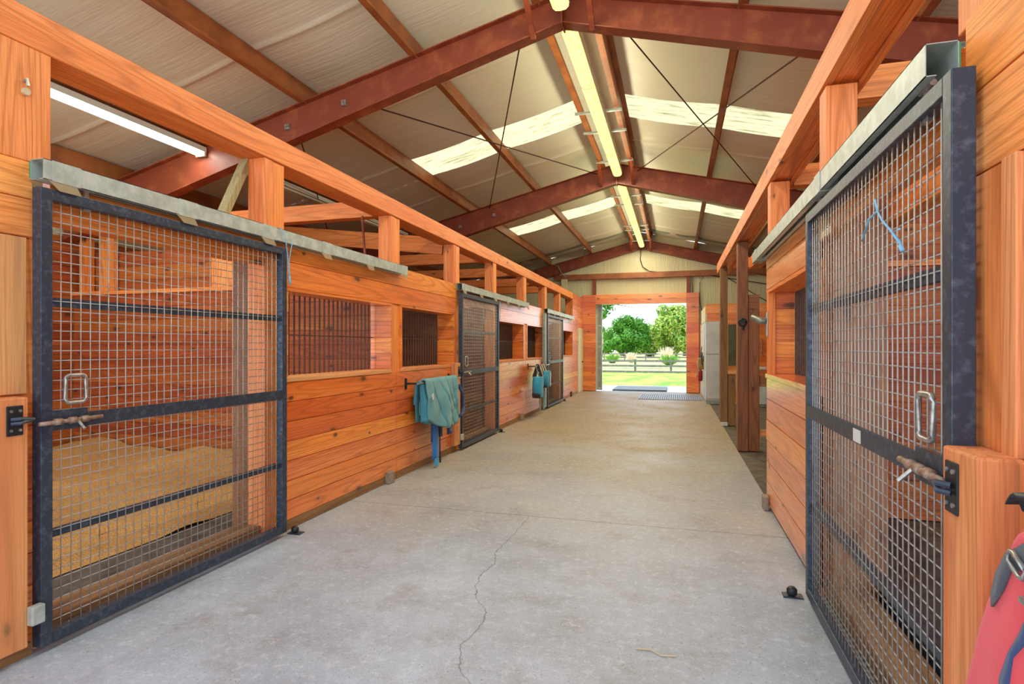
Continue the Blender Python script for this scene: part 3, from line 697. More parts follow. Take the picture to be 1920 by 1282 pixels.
def keeper(sg, x, y, z, label):
    r = thing('latch_keeper', label, 'latch', (x, y, z), 'latch keepers beside the doors')
    xa, xb = sorted((x, x + sg * .006)); MB().box(xa, xb, y - .035, y + .035, z - .07, z + .07).build('plate', 'black', r, bevel=.004)
    MB().tube([(x + sg * .012, y - .02, z + .008), (x + sg * .035, y + .0, z + .01), (x + sg * .012, y + .075, z)], .009, 8).tube([(x + sg * .012, y - .02, z - .012), (x + sg * .035, y, z - .01), (x + sg * .012, y + .075, z)], .009, 8).build('hook', 'black_steel', r)
    for dy in (-.018, .02):
        for dz in (-.045, .045): MB().tube([(x + sg * .004, y + dy, z + dz), (x + sg * .011, y + dy, z + dz)], .007, 8).build('screw', 'zinc', r)
keeper(1, XL + .09, 1.885, 1.155, 'black latch keeper on the worn post left of the first door')
keeper(-1, XR - .10, 1.80, 1.12, 'black latch keeper on the red worn block right of the right door')
keeper(1, XL + .07, 7.56, 1.15, 'latch keeper on the wooden stop beside the second left door')
# stop posts of doors 2, 3
tag(MB().box(XL + .002, XL + .07, 7.42, 7.62, .1, 1.27).build('door_stop_post', 'wornZ', bevel=.006), 'pale wooden stop post between the teal blanket and the second door', 'post')
tag(MB().box(XL + .002, XL + .07, 13.1, 13.3, .06, 2.3).build('door_stop_post', 'galv_dull', bevel=.006), 'grey upright stop just before the third left door', 'post')
# guides and floor stops
def clip(x, y, z, label):
    tag(MB().box(x - .005, x + .035, y - .03, y + .03, z - .045, z + .045).build('door_guide', 'galv', bevel=.006), label, 'bracket', 'door guide clips')
clip(XL + .095, 1.965, .22, 'small galvanised guide clip at the bottom left of the first door')
clip(XL + .075, 7.63, .2, 'small white guide clip at the foot of the second left door')
def fstop(x, y, label):
    r = thing('floor_stop', label, 'door stop', (x, y, 0), 'floor door stops')
    MB().box(x - .05, x + .06, y - .03, y + .04, 0, .008).build('plate', 'black_steel', r)
    MB().tube([(x, y, .008), (x, y, .02), (x, y, .045), (x, y, .06)], [.014, .03, .03, .016], 12).build('roller', 'black', r, smooth=True)
fstop(XL + .11, 3.88, 'black roller stop on the floor at the right foot of the first door')
fstop(XL + .1, 9.5, 'black roller stop on the floor at the second left door')
fstop(XL + .1, 15.4, 'black roller stop on the floor at the third left door')
fstop(XR - .15, 3.73, 'black round roller stop on the floor at the far foot of the right door')
for x0, x1, y, z, lab in ((XL, XL + .06, 5.6, .13, 'small wooden block on the floor below the nearest left window'),
                       (XL, XL + .06, 11.15, .14, 'small wooden block at the base of the left wall before the fly masks'),
                       (XL, XL + .05, 16.9, .15, 'dark small block at the base of the left wall near the cream door'),
                       (XR - .05, XR, 5.66, .13, 'small rounded block at the base of the right wall corner')):
    tag(MB().box(x0, x1, y - .06, y + .06, 0, z).build('stop_block', 'stone_block' if y < 16 else 'bars', bevel=.01), lab, 'block', 'small stop blocks')
# tracks
def track(sg, x, y0, y1, label, tabs):
    r = thing('door_track', label, 'door track', (x, (y0 + y1) / 2, 2.3), 'sliding door tracks')
    f = lambda o: x + sg * o
    mb = MB(); th = .003
    for o0, o1, z0, z1 in ((0, th, 2.32, 2.42), (.085, .085 + th, 2.32, 2.42), (0, .088, 2.417, 2.42), (0, .03, 2.32, 2.323), (.058, .088, 2.32, 2.323)):
        mb.box(f(o0), f(o1), y0, y1, z0, z1)
    mb.build('channel', 'galv', r)
    MB().box(f(-.002), f(.0), y0 - .004, y0 + .05, 2.33, 2.41).build('green_end', plain('green_mark', '2f9a58', .5) if 'green_end_m' not in M else M['green_end_m'], r)
    for y in frange(y0 + .02, y1 - .12, (y1 - y0) / 5) if tabs else (y0 + 1.3, y1 - .3):
        q = MB()
        if tabs:
            q.add([(f(.089), y, 2.32), (f(.089), y + .14, 2.32), (f(.096), y + .16, 2.275), (f(.096), y + .05, 2.275)], [(0, 1, 2, 3), (3, 2, 1, 0)])
            MB().box(f(.088), f(.0915), y + .02, y + .16, 2.318, 2.42).build('bracket_strap', 'galv', r)
            q.build('bracket_tab', 'tab', r, solid=.002)
        else: MB().box(f(.0), f(.0925), y, y + .12, 2.316, 2.423).build('bracket_strap', 'galv', r)
track(1, XL + .004, 2.01, 5.86, 'galvanised door track with tan tabs over the first left door', True)
track(1, XL + .004, 7.63, 11.46, 'galvanised door track over the second left door and third window', True)
track(1, XL + .004, 13.3, 17.0, 'galvanised door track over the third left door', True)
track(-1, XR - .004, 2.0, 6.05, 'galvanised door track over the right foreground door, open end facing the camera', False)

# ================================================================== RIGHT ROW
beamR = thing('timber_beam', 'long orange timber beam over the right side, ending short of the doorway', 'beam', (XR + .12, 6, 3.01))
MB().box(XR, XR + .05, -1.0, 12.4, 3.015, 3.205).build('face_board', 'postY', beamR, bevel=.004)
MB().box(XR + .053, XR + .18, -1.0, 12.35, 3.02, 3.2).build('beam_core', 'boardY', beamR, bevel=.004)
MB().box(XR + .183, XR + .225, -1.0, 12.35, 3.0, 3.2).build('back_board', 'postY', beamR, bevel=.004)
GR = 'upright posts of the right row'
post(XR + .01, XR + .17, 3.62, 3.78, ZH1, 3.0, 'orange timber post right of the aisle above the right door track, nearer one', group=GR)
post(XR + .01, XR + .17, 5.6, 5.77, ZH1, 3.0, 'orange timber post above the right window corner, farther one', group=GR)
post(XR + .01, XR + .17, 3.78, 3.9, 0, ZH1, 'orange timber post behind the far edge of the right door', group=GR)
post(XR + .004, XR + .17, 1.55, 2.03, 2.44, 3.0, 'orange timber post at the top right corner of the view', group=GR)
rf = thing('stall_wall', 'orange plank stall front on the right with a barred window beyond the door', 'stall wall', (XR, 4.8, 0))
ry0, ry1 = 3.9, 5.77
MB().planks(XR, XR + .03, 3.78, ry1, .05, ZS - .04, '-x', .2).build('lower_boards', 'boardY', rf)
MB().planks(XR + .03, XR + WT, ry1 - .03, ry1, .0, ZS, 'y', .2).build('end_boards', 'boardX', rf)
MB().planks(XR + WT - .02, XR + WT, ry0, ry1, .0, ZS - .04, 'x', .2).build('inner_boards', 'darkY', rf)
MB().planks(XR, XR + .03, 3.78, ry1, 2.03, ZH1, '-x', .2).build('header_boards', 'boardY', rf)
MB().box(XR + .0, XR + WT, ry0, ry1, 2.0, 2.03).build('window_head', 'postY', rf)
MB().box(XR - .012, XR + WT, ry0, ry1, ZS - .04, ZS).build('window_sill', 'boardY', rf, bevel=.004)
MB().box(XR + .002, XR + .06, ry1 - .09, ry1, ZS, 2.0).build('corner_post', 'postZ', rf)
MB().planks(XR + .06, XR + WT, ry1 - .06, ry1, ZS, 2.0, '-y', .165).build('jamb_boards', 'boardX', rf)
g_ = MB()
for y in frange(ry0 + .05, ry1 - .1, .076): g_.tube([(XR + WT - .02, y, ZS), (XR + WT - .02, y, 2.0)], .008, 6)
g_.build('window_bars', 'bars', rf)
tag(MB().planks(XR + .01, XR + .06, 2.03, 3.78, 2.13, ZH1, '-x', .14).build('door_header', 'boardY'), 'orange header boards above the right foreground door', 'boards')
tag(MB().box(XR + .05, XR + .25, 2.03, 3.78, 0, .11).build('door_sill', 'greyY', bevel=.006), 'weathered wooden sill behind the bottom of the right door', 'sill')
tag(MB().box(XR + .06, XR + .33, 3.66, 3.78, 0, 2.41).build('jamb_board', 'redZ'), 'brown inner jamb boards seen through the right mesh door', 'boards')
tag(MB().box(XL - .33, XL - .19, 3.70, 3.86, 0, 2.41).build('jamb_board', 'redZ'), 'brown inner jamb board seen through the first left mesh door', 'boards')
nr = thing('stall_wall', 'orange plank wall end at the right edge of the view, right of the door', 'stall wall', (XR, 1.2, 0))
MB().planks(XR, XR + .1, -0.6, 1.97, 1.985, 2.46, '-x', .24).build('header_boards', 'postY', nr)
MB().box(XR + .002, XR + .12, 1.76, 1.97, 0.0, 1.985).build('upper_post', 'postZ', nr, bevel=.004)
MB().box(XR - .012, XR + .1, 1.69, 1.758, 1.22, 1.985).build('batten', 'wornZ', nr, bevel=.004)
MB().box(XR + .004, XR + .1, 1.0, 1.688, 1.22, 1.985).build('side_boards', 'postZ', nr)
MB().box(XR - .02, XR + .1, 1.605, 1.66, 0, 1.22).build('batten', 'wornZ', nr, bevel=.004)
MB().planks(XR, XR + .1, .6, 1.6, 0, 1.22, '-x', .2).build('side_planks', 'boardY', nr)
tag(MB().box(XR - .1, XR - .002, 1.665, 1.865, .0, 1.225).build('door_stop_post', 'wornZ', bevel=.008), 'red and cream worn wooden stop post right of the right door', 'post')
partition(5.68, XR + WT, 5.9, 'orange plank partition seen through the right mesh door', True)
tag(MB().box(1.10, 1.17, 2.0, 3.66, 0, .2).build('kick_board', 'black_steel', bevel=.006), 'dark blue kick board along the floor just inside the right mesh door', 'board')
tag(MB().planks(XR + WT, 5.9, 5.74, 5.77, 0, 2.2, 'y', .2).build('partition_back', 'boardX'), 'back face of the plank partition facing the wash area on the right', 'stall wall')
for y, a in ((3.86, 'above the right mesh door'), (5.75, 'above the right window corner')):
    tag(MB().box(XR + .23, 5.85, y - .02, y + .12, 2.99, 3.18).build('ceiling_joist', 'postX'), 'orange cross joist behind the right beam ' + a, 'beam', 'cross joists over the right stalls')
tag(MB().box(1.36, 1.56, 5.9, 11.7, 2.99, 3.2).build('timber_beam', 'postY', bevel=.004), 'short orange timber beam parallel to the right beam over the open wash area', 'beam')
tag(MB().box(XR + .23, 1.36, 11.5, 11.62, 3.0, 3.19).build('cross_tie', 'postX'), 'short orange tie joining the two right beams at their far end', 'beam')
tag(MB().tube([(1.75, 2.0, 2.35), (1.35, 3.75, 2.45)], .06, 10).build('round_rail', 'redY', smooth=True) if False else MB().box(XR + .33, XR + .45, 1.9, 3.8, 2.2, 2.34).build('inner_header', 'postY'), 'orange inner header timber seen through the top of the right mesh door', 'beam')
tag(MB().box(XL - .45, XL - .33, 1.9, 3.8, 2.2, 2.34).build('inner_header', 'postY'), 'red orange inner header timber seen through the top of the first left door', 'beam')
# standing posts in the wash area
GB = 'free-standing double posts on the right'
pb = thing('double_post', 'nearer free-standing double post on the right, red-brown with a black tie ring', 'post', (1.0, 8.8, 0), GB)
MB().box(.855, .997, 8.72, 8.87, 0, 3.01).build('timber', 'redZ', pb, bevel=.006)
MB().box(1.0, 1.15, 8.75, 8.9, 0, 2.0).build('timber', 'redZ', pb, bevel=.006)
MB().box(1.0, 1.15, 8.75, 8.9, 2.0, 2.25).build('top_block', 'redX', pb)
pa = thing('double_post', 'farther free-standing double post on the right, weathered brown with a white foot bracket', 'post', (.95, 11.5, 0), GB)
MB().box(.815, .945, 11.45, 11.58, 0, 3.01).build('timber', 'greyZ', pa, bevel=.006)
MB().box(.948, 1.09, 11.48, 11.6, 0, .98).build('short_timber', 'greyZ', pa, bevel=.006)
MB().box(.948, 1.12, 11.46, 11.6, .98, 1.06).build('ledge', 'wornX', pa, bevel=.004)
MB().box(.812, .945, 11.435, 11.45, .0, .07).build('foot_bracket', 'white_paint', pa)
tr_ = thing('tie_ring', 'black iron tie ring on the red-brown post', 'ring', (.92, 8.72, 1.86))
MB().tube([(.92 + .05 * math.cos(a), 8.70, 1.85 + .05 * math.sin(a)) for a in frange(0, 2 * math.pi - .5, .5)], .013, 8, close=True).build('ring', 'black', tr_, smooth=True)
MB().tube([(.92, 8.72, 1.87), (.92, 8.695, 1.87)], .035, 10).build('mount', 'black', tr_)
MB().tube([(.92, 8.69, 1.80), (.925, 8.69, 1.75)], .016, 8).build('clip', 'black', tr_)
tag(MB().box(1.153, 2.1, 8.78, 8.88, .93, 1.08).build('cross_rail', 'redX', bevel=.004), 'red-brown horizontal rail between the post and the right stall wall', 'rail')
tag(MB().box(1.153, 1.6, 8.78, 8.9, .22, .30).build('low_rail', 'wornX'), 'pale short low rail beside the foot of the red-brown post', 'rail')
hg = thing('hinged_bracket', 'grey rounded bracket on a metal plate at the corner of the right wall', 'bracket', (XR, 5.72, 1.6))
MB().box(XR - .008, XR, 5.69, 5.75, 1.6, 1.82).build('plate', 'galv', hg)
MB().tube([(XR - .01, 5.72, 1.74), (XR - .06, 5.74, 1.745), (XR - .13, 5.78, 1.78)], [.03, .034, .026], 10).build('arm', 'conduit', hg, smooth=True)

# tack room front and cabinets
YR = 15.7
tr = thing('tack_room_wall', 'orange plank wall with a window behind the free-standing posts on the right', 'wall', (2.5, YR, 0))
MB().planks(XR - .07, 5.9, YR, YR + .05, 2.17, 2.58, '-y', .2).build('upper_boards', 'boardX', tr)
MB().planks(1.62, 5.9, YR + .02, YR + .05, 0, 2.17, '-y', .17).build('boards', 'boardX', tr)
MB().box(1.12, 1.62, YR + .0, YR + .05, 0, 2.17).build('pale_panel', 'wornX', tr)
MB().box(1.28, 1.53, YR - .015, YR + .0, .98, 2.12).build('window_frame', 'wornZ', tr)
MB().box(1.31, 1.50, YR - .02, YR - .012, 1.01, 2.08).build('window_glass', 'glass', tr)
MB().planks(XR - .07, XR - .03, 18.1, YE - .12, 0, 2.2, '-x', .2).build('side_boards', 'wornY', tr)
mb = MB().add([(XR - .07, YR, 2.17), (XR - .07, YR, 2.58), (XR - .07, 18.1, 2.58), (XR - .07, 18.1, 2.17), (XR - .03, YR, 2.17), (XR - .03, YR, 2.58), (XR - .03, 18.1, 2.58), (XR - .03, 18.1, 2.17)],
              [(0, 1, 2, 3), (7, 6, 5, 4), (0, 4, 5, 1), (3, 2, 6, 7), (1, 5, 6, 2)])
mb.build('side_panel', 'cream_door', tr)
MB().box(XR - .07, 5.9, YR, YR + .08, 2.58, 2.62).build('top_rail', 'postX', tr)
cb = thing('tall_cabinet', 'tall white two-door cabinet standing behind the weathered post on the right', 'cabinet', (.93, YR - .25, 0))
MB().box(.755, 1.11, YR - .03, YR + .55, .10, 2.16).build('body', 'cabinet', cb)
MB().box(.765, 1.10, YR - .02, YR + .5, .0, .10).build('plinth', 'galv_dull', cb)
MB().box(.77, 1.095, YR - .05, YR - .03, 1.31, 2.13).build('door', 'cabinet', cb, bevel=.004)
MB().box(.77, 1.095, YR - .05, YR - .03, .14, 1.29).build('door', 'cabinet', cb, bevel=.004)
for i, y in enumerate((16.3, 17.0, 17.65)):
    c2 = thing('locker', 'grey-white locker facing the aisle, %s from the tall cabinet' % ('first', 'second', 'third')[i], 'cabinet', (.8, y + .3, 0), 'lockers along the aisle')
    MB().box(.755, 1.1, y, y + .62, .08, 2.16).build('body', 'cabinet', c2); MB().box(.77, 1.1, y + .01, y + .6, 0, .08).build('plinth', 'galv_dull', c2)
    MB().box(.742, .755, y + .03, y + .59, .12, 2.12).build('door', 'cabinet', c2, bevel=.003); MB().box(.725, .742, y + .06, y + .08, 1.1, 1.25).build('handle', 'black', c2)
sh = thing('wall_shelf', 'white shelf on the orange boards behind the red-brown post', 'shelf', (2.2, YR - .2, .9))
MB().box(1.95, 2.7, YR - .35, YR + .02, .93, .99).build('shelf_top', 'white_paint', sh); MB().box(1.97, 2.68, YR - .33, YR, .75, .93).build('apron', 'wornX', sh)
ap = thing('chest_freezer', 'white low appliance under the shelf at the right', 'appliance', (2.3, YR - .3, 0))
MB().box(1.96, 2.75, YR - .42, YR - .02, .06, .66).build('body', 'white_paint', ap, bevel=.01); MB().box(1.98, 2.73, YR - .4, YR - .04, 0, .06).build('plinth', 'galv_dull', ap)
tag(MB().box(2.16, 2.24, YR - .47, YR - .43, .1, .5).build('blue_sack', 'skyblue'), 'blue and white sack leaning on the white appliance', 'sack')
tag(MB().tube([(2.12, YR - .01, 1.25), (2.12, YR - .03, 1.7)], .012, 8).build('wall_hook_bar', 'zinc'), 'pale vertical rod on the orange boards of the tack room wall', 'rod')
fe = thing('fire_extinguisher', 'red fire extinguisher hanging by the far doorway on the right', 'fire extinguisher', (.685, 17.3, .5))
MB().tube([(.685, 17.3, .50), (.685, 17.3, .52), (.685, 17.3, .78), (.685, 17.3, .83), (.685, 17.3, .86)], [.03, .06, .06, .035, .02], 14).build('cylinder', 'red', fe, smooth=True)
MB().box(.665, .742, 17.26, 17.36, .86, .91).build('valve', 'black', fe); MB().tube([(.66, 17.26, .88), (.6, 17.22, .8), (.6, 17.24, .62)], .01, 6).build('hose', 'cord', fe)
bg = thing('feed_bag', 'tan leather bag with ropes hanging on the locker by the far doorway', 'bag', (.68, 16.75, .9))
MB().add([(.60, 16.55, .88), (.60, 16.95, .88), (.60, 16.98, 1.18), (.60, 16.52, 1.18), (.742, 16.55, .86), (.742, 16.95, .86), (.742, 16.98, 1.2), (.742, 16.52, 1.2)],
         [(0, 1, 2, 3), (7, 6, 5, 4), (0, 4, 5, 1), (3, 2, 6, 7), (1, 5, 6, 2), (0, 3, 7, 4)]).build('pouch', 'plastic_bag', bg, bevel=.03)
MB().tube([(.66, 16.6, 1.18), (.7, 16.75, 1.5), (.66, 16.9, 1.18)], .012, 6).build('strap', 'blackweb', bg)
MB().tube([(.6, 16.5, 1.2), (.56, 16.45, 1.05), (.6, 16.5, .9), (.58, 16.6, .72)], .016, 6).build('rope', 'tab', bg)
tag(MB().tube([(.70, 16.4, 1.35), (.68, 16.4, 1.2), (.69, 16.42, 1.0), (.7, 16.4, 1.3)], .018, 6).build('halter_strap', 'blackweb'), 'dark halter strap hanging beside the tan bag', 'strap')
# mats
tag(MB().box(-2.1, -.3, 19.75, 21.6, -.02, .035).build('door_mat', 'rubber', bevel=.01), 'dark rubber mat lying just outside the far doorway', 'mat')
mt = MB()
for x in frange(-1.03, .68, .06): mt.box(x, x + .035, 16.55, 18.35, .0, .014)
for y in frange(16.55, 18.3, .25): mt.box(-1.03, .715, y, y + .03, .0, .012)
tag(mt.build('grid_mat', 'grid_mat'), 'grey ribbed mat on the aisle floor inside the far doorway', 'mat')

# ================================================================== TWINE
tag(MB().tube([(XL + .10, 3.72, 2.43), (XL + .105, 3.77, 2.36), (XL + .10, 3.80, 2.24), (XL + .10, 3.815, 2.12), (XL + .1, 3.82, 2.02)], .0035, 6)
    .tube([(XL + .10, 3.86, 2.34), (XL + .1, 3.84, 2.26), (XL + .1, 3.82, 2.18), (XL + .1, 3.83, 2.06), (XL + .1, 3.84, 2.0)], .0035, 6)
    .tube([(XL + .10, 3.82, 2.06), (XL + .1, 3.83, 2.03), (XL + .1, 3.835, 1.995)], .009, 6).build('baling_twine', 'twine', smooth=True),
    'light blue twine dangling from the track at the corner of the first left door', 'twine')
tag(MB().tube([(XR - .09, 2.61, 1.93), (XR - .092, 2.52, 2.0), (XR - .09, 2.43, 2.01), (XR - .095, 2.36, 1.96), (XR - .095, 2.28, 1.91), (XR - .09, 2.18, 1.83)], .004, 6)
    .tube([(XR - .09, 2.43, 2.01), (XR - .092, 2.45, 2.06)], .004, 6).tube([(XR - .09, 2.21, 1.9), (XR - .092, 2.27, 1.90), (XR - .09, 2.2, 1.85)], .004, 6)
    .tube([(XR - .095, 2.19, 1.84), (XR - .095, 2.17, 1.82)], .008, 6).build('baling_twine', 'twine', smooth=True), 'light blue twine knotted into the wire of the right door', 'twine')
tag(MB().tube([(XL + .10, 9.42, 2.3), (XL + .105, 9.45, 2.1), (XL + .1, 9.41, 1.95)], .006, 6).build('baling_twine', 'twine'), 'light twine hanging at the upper corner of the second left door', 'twine')
tag(MB().tube([(-.19, 2.86, .006), (-.12, 2.87, .006), (-.07, 2.83, .006), (0.0, 2.84, .008)], .004, 5).build('straw_stem', 'tab'), 'thin piece of straw lying on the concrete floor near the right door', 'straw')

# ================================================================== BLANKETS
def rack(y0, y1, z, label):
    r = thing('blanket_rack', label, 'rack', (XL, (y0 + y1) / 2, z), 'blanket racks on the left wall')
    for y in (y0, y1):
        MB().box(XL, XL + .012, y - .02, y + .02, z - .07, z + .06).build('wall_plate', 'black', r)
        MB().tube([(XL + .01, y, z), (XL + .17, y, z)], .011, 8).build('arm', 'black', r)
    MB().tube([(XL + .17, y0 - .03, z), (XL + .17, y1 + .03, z)], .012, 8).build('bar', 'zinc', r)
rack(6.03, 7.33, 1.07, 'black blanket rack on the left wall holding the teal quilted blanket')
rack(11.75, 13.1, 1.08, 'blanket rack on the left wall holding the blue fly masks')
def drape(xb, y0, y1, zt, front, back, fold=.0, amp=.02, nf=4, seed=0, skew=0., ny=44, nz=30, flare=0., seams=()):
    """sheet hung over a bar at x=xb: front side length front(y fraction), back side; returns grid rows"""
    rows = []
    for i in range(ny + 1):
        u = i / ny; y = y0 + (y1 - y0) * u; row = []
        fl = front(u); bl = back
        tot = fl + bl
        for j in range(nz + 1):
            s_ = -bl + tot * j / nz
            dz = abs(s_); side = 1 if s_ > 0 else -1
            rr = .035; a = min(dz / (rr * 1.57), 1)
            xo = side * rr * math.sin(a * 1.57); z = zt + rr * math.cos(a * 1.57) - max(0, dz - rr * 1.57)
            w = min(dz / .25, 1.0)
            cr = math.sin((u * nf + dz * skew * 2) * 2 * math.pi) ; cr = (abs(cr) ** .6) * (1 if cr > 0 else -1)
            x = xb + xo + side * w * (amp * cr + .05 * w * math.sin(u * math.pi)) + .02 * w * noise.noise(Vector((u * 5, dz * 6, seed)))
            for u0, k_ in seams: x -= side * .022 * w * math.exp(-((u - u0 - k_ * dz) / .022) ** 2)
            yy = y + skew * dz * .25 * (1 if side > 0 else .3) + flare * dz * (u - .5)
            row.append((x, yy, z))
        rows.append(row)
    return rows
bl = thing('horse_blanket', 'teal quilted horse blanket draped over the rack on the left wall', 'blanket', (XL + .17, 6.6, .4))
MB().grid(drape(XL + .17, 6.16, 7.14, 1.075, lambda u: .50 + .17 * math.sin(u * 2.4) - .1 * max(0, u - .85) * 4, .45, amp=.016, nf=2.1, seed=2, skew=.2, ny=100, nz=50, seams=((.12, .55), (.34, .75), (.56, .72), (.78, .35), (1.0, -.45)))).build('quilted_shell', 'teal', bl, smooth=True, solid=.018)
MB().grid(drape(XL + .13, 6.12, 7.2, 1.05, lambda u: .52 + .13 * u, .5, amp=.012, nf=2, seed=5, skew=.3)).build('under_layer', 'teal2', bl, smooth=True, solid=.01)
MB().grid(drape(XL + .12, 6.12, 6.32, 1.05, lambda u: .50, .3, amp=.01, nf=1, seed=8)).build('side_flap', 'teal2', bl, smooth=True, solid=.015)
for y, l_ in ((6.38, .86), (6.5, .80), (6.62, .84)):
    MB().grid([[(XL + .16 + .015 * math.sin(k * 1.3 + y * 9), y + k * .035, z) for k in range(4)] for z in frange(1.07 - l_ + .12, .75, .06)]).build('lining_fold', 'navy', bl, smooth=True, solid=.012)
MB().grid([[(XL + .2 + .015 * math.sin(k), 6.82 + k * .05, z) for k in range(5)] for z in frange(.36, .7, .06)]).build('lining_fold', 'navy', bl, smooth=True, solid=.012)
MB().tube([(XL + .2, 7.22, .98), (XL + .21, 7.33, .86), (XL + .22, 7.36, .70), (XL + .22, 7.3, .58), (XL + .21, 7.18, .55)], .022, 8).build('binding_loop', 'navy', bl, smooth=True)
MB().add([(XL + .26, 6.2, .92), (XL + .262, 6.24, .95), (XL + .262, 6.26, .88), (XL + .26, 6.23, .86)], [(0, 1, 2, 3)]).build('white_tag', 'white_paint', bl, solid=.003)
st = MB()
st.grid([[(XL + .16 + .01 * math.sin(z * 9), 6.42, z), (XL + .19 + .01 * math.sin(z * 7), 6.55, z)] for z in frange(.10, .66, .05)]).build('leg_strap', 'blue', bl, smooth=True, solid=.006)
MB().grid([[(XL + .19, 6.44, z), (XL + .2, 6.53, z)] for z in frange(.02, .12, .03)]).build('strap_end', 'skyblue', bl, solid=.008)
MB().tube([(XL + .16, 6.66, .62), (XL + .165, 6.66, .3), (XL + .17, 6.65, .12), (XL + .17, 6.66, .03)], [.007, .007, .01, .012], 6).build('elastic_cord', 'cord', bl)
# fly masks and halters
def pouch(xc, yc, z0, z1, w, th, name, mat, par, rot=0.):
    rows = []
    n = 14
    for i in range(9):
        v = i / 8; z = z0 + (z1 - z0) * v; ww = w * (math.sin(math.pi * (.12 + .62 * v)) ** .7)
        rows.append([(xc + th * math.sin(2 * math.pi * k / n), yc + rot * (z - z1) + ww / 2 * math.cos(2 * math.pi * k / n), z) for k in range(n + 1)])
    m_ = MB().grid(rows); m_.add(rows[0][:-1], [tuple(range(n))]); m_.add(rows[-1][:-1], [tuple(range(n))[::-1]])
    return m_.build(name, mat, par, smooth=True)
fm = thing('fly_mask', 'bright blue fly mask hanging lowest on the far left rack, nearer one', 'fly mask', (XL + .2, 11.70, .45), 'blue fly masks')
pouch(XL + .25, 11.67, .44, .86, .50, .11, 'mask_shell', 'skyblue', fm, .15)
pouch(XL + .245, 11.67, .42, .56, .52, .115, 'dark_trim', 'blackcloth', fm, .15)
MB().tube([(XL + .24, 11.85, .82), (XL + .2, 11.75, 1.0), (XL + .18, 11.70, 1.1)], .012, 6).build('strap', 'galv_dull', fm)
MB().grid([[(XL + .22, 11.90, z), (XL + .22, 12.01, z)] for z in frange(.12, .7, .1)]).build('hanging_strap', 'teal2', fm, solid=.006)
f2 = thing('fly_mask', 'blue and white fly mask on the far left rack beside the third door', 'fly mask', (XL + .2, 12.35, .6), 'blue fly masks')
pouch(XL + .25, 12.37, .62, .96, .62, .11, 'mask_shell', 'skyblue', f2)
MB().grid([[(XL + .365, 12.31, z), (XL + .367, 12.39, z)] for z in frange(.64, .94, .1)]).build('reflective_stripe', 'cabinet', f2, solid=.004)
MB().box(XL + .18, XL + .34, 12.15, 12.57, .6, .63).build('dark_trim', 'blackcloth', f2)
MB().grid([[(XL + .2, 12.35, z), (XL + .2, 12.51, z)] for z in frange(.10, .64, .1)]).build('hanging_strap', 'teal2', f2, solid=.006)
hs = thing('horse_halters', 'black mesh cloth bunched at the near end of the far left rack', 'cloth', (XL + .18, 11.65, .7))
MB().grid(drape(XL + .17, 11.93, 11.95, 1.085, lambda u: .42 + .1 * math.sin(u * 3), .35, amp=.02, nf=2, seed=3)).build('mesh_cloth', 'blackcloth', hs, smooth=True, solid=.015)
for i, y in enumerate((11.97, 12.07, 12.17, 12.28, 12.39, 12.50)):
    tag(MB().tube([(XL + .1, y, .95), (XL + .16, y, 1.1), (XL + .2, y, 1.1), (XL + .26, y + .03, .92), (XL + .27, y + .05, .76)], .02, 8).build('webbing_strap', 'blackweb' if i % 2 else 'tab', smooth=True),
        'halter strap looped over the far left rack, %s from the black mesh cloth' % ('first', 'second', 'third', 'fourth', 'fifth', 'sixth')[i], 'strap', 'halter straps on the far left rack')

# red blanket at the right edge
rb = thing('blanket_hook', 'black metal hook rack at the right edge of the view', 'rack', (XR - .1, 1.4, 1.15))
MB().grid([[(XR - .02 - .12 * u, 1.33 + .10 * u + dy * .8, 1.185 - .02 * u ** 2 + .026 * math.cos(dy * 40)) for dy in (-.04, -.02, 0, .02, .04)] for u in (0, .25, .5, .75, 1)]).build('hook_arm', 'black', rb, smooth=True, solid=.008)
MB().tube([(XR - .02, 1.36, 1.16), (XR - .12, 1.335, 1.16), (XR - .16, 1.335, 1.14)], .008, 8).build('pin', 'black', rb)
rd = thing('red_blanket', 'red fleece blanket with charcoal straps hanging at the bottom right corner', 'blanket', (XR - .1, 1.5, .2))
EDGE = [(1.160, 1.22), (1.153, 1.274), (1.105, 1.296), (1.037, 1.342), (.978, 1.381), (.892, 1.423), (.806, 1.456), (.756, 1.479), (.6, 1.53), (.4, 1.57), (.15, 1.59)]
rows = []
for z, ye in EDGE:
    row = []
    for j in range(25):
        d_ = .62 * j / 24
        x = .80 - .185 * min(1, d_ / .06) ** .5 - .010 * math.sin(d_ * 16 + z * 5) * min(1, d_ * 6)
        row.append((x, ye + .075 - d_, z))
    rows.append(row)
MB().grid(rows).build('fleece', 'redcloth', rd, smooth=True, solid=.012, sub=1)
def ribbon(pts, name, mat):
    MB().grid([[a_, b_] for a_, b_ in pts]).build(name, mat, rd, smooth=True, solid=.005)
ribbon([((.600, 1.10, 1.20), (.600, 1.12, 1.12)), ((.600, 1.221, 1.153), (.600, 1.221, 1.101)), ((.600, 1.289, 1.106), (.600, 1.271, 1.083)), ((.600, 1.321, 1.058), (.600, 1.298, 1.036)), ((.602, 1.342, 1.01), (.602, 1.340, .985))], 'strap', 'blackweb')
ribbon([((.60, 1.15, 1.06), (.60, 1.14, 1.02)), ((.60, 1.211, 1.035), (.60, 1.211, .992)), ((.60, 1.244, .975), (.60, 1.232, .961)), ((.60, 1.275, .93), (.60, 1.262, .925)), ((.60, 1.306, .865), (.60, 1.275, .867)), ((.60, 1.33, .7), (.60, 1.30, .7))], 'trim_band', 'navy')
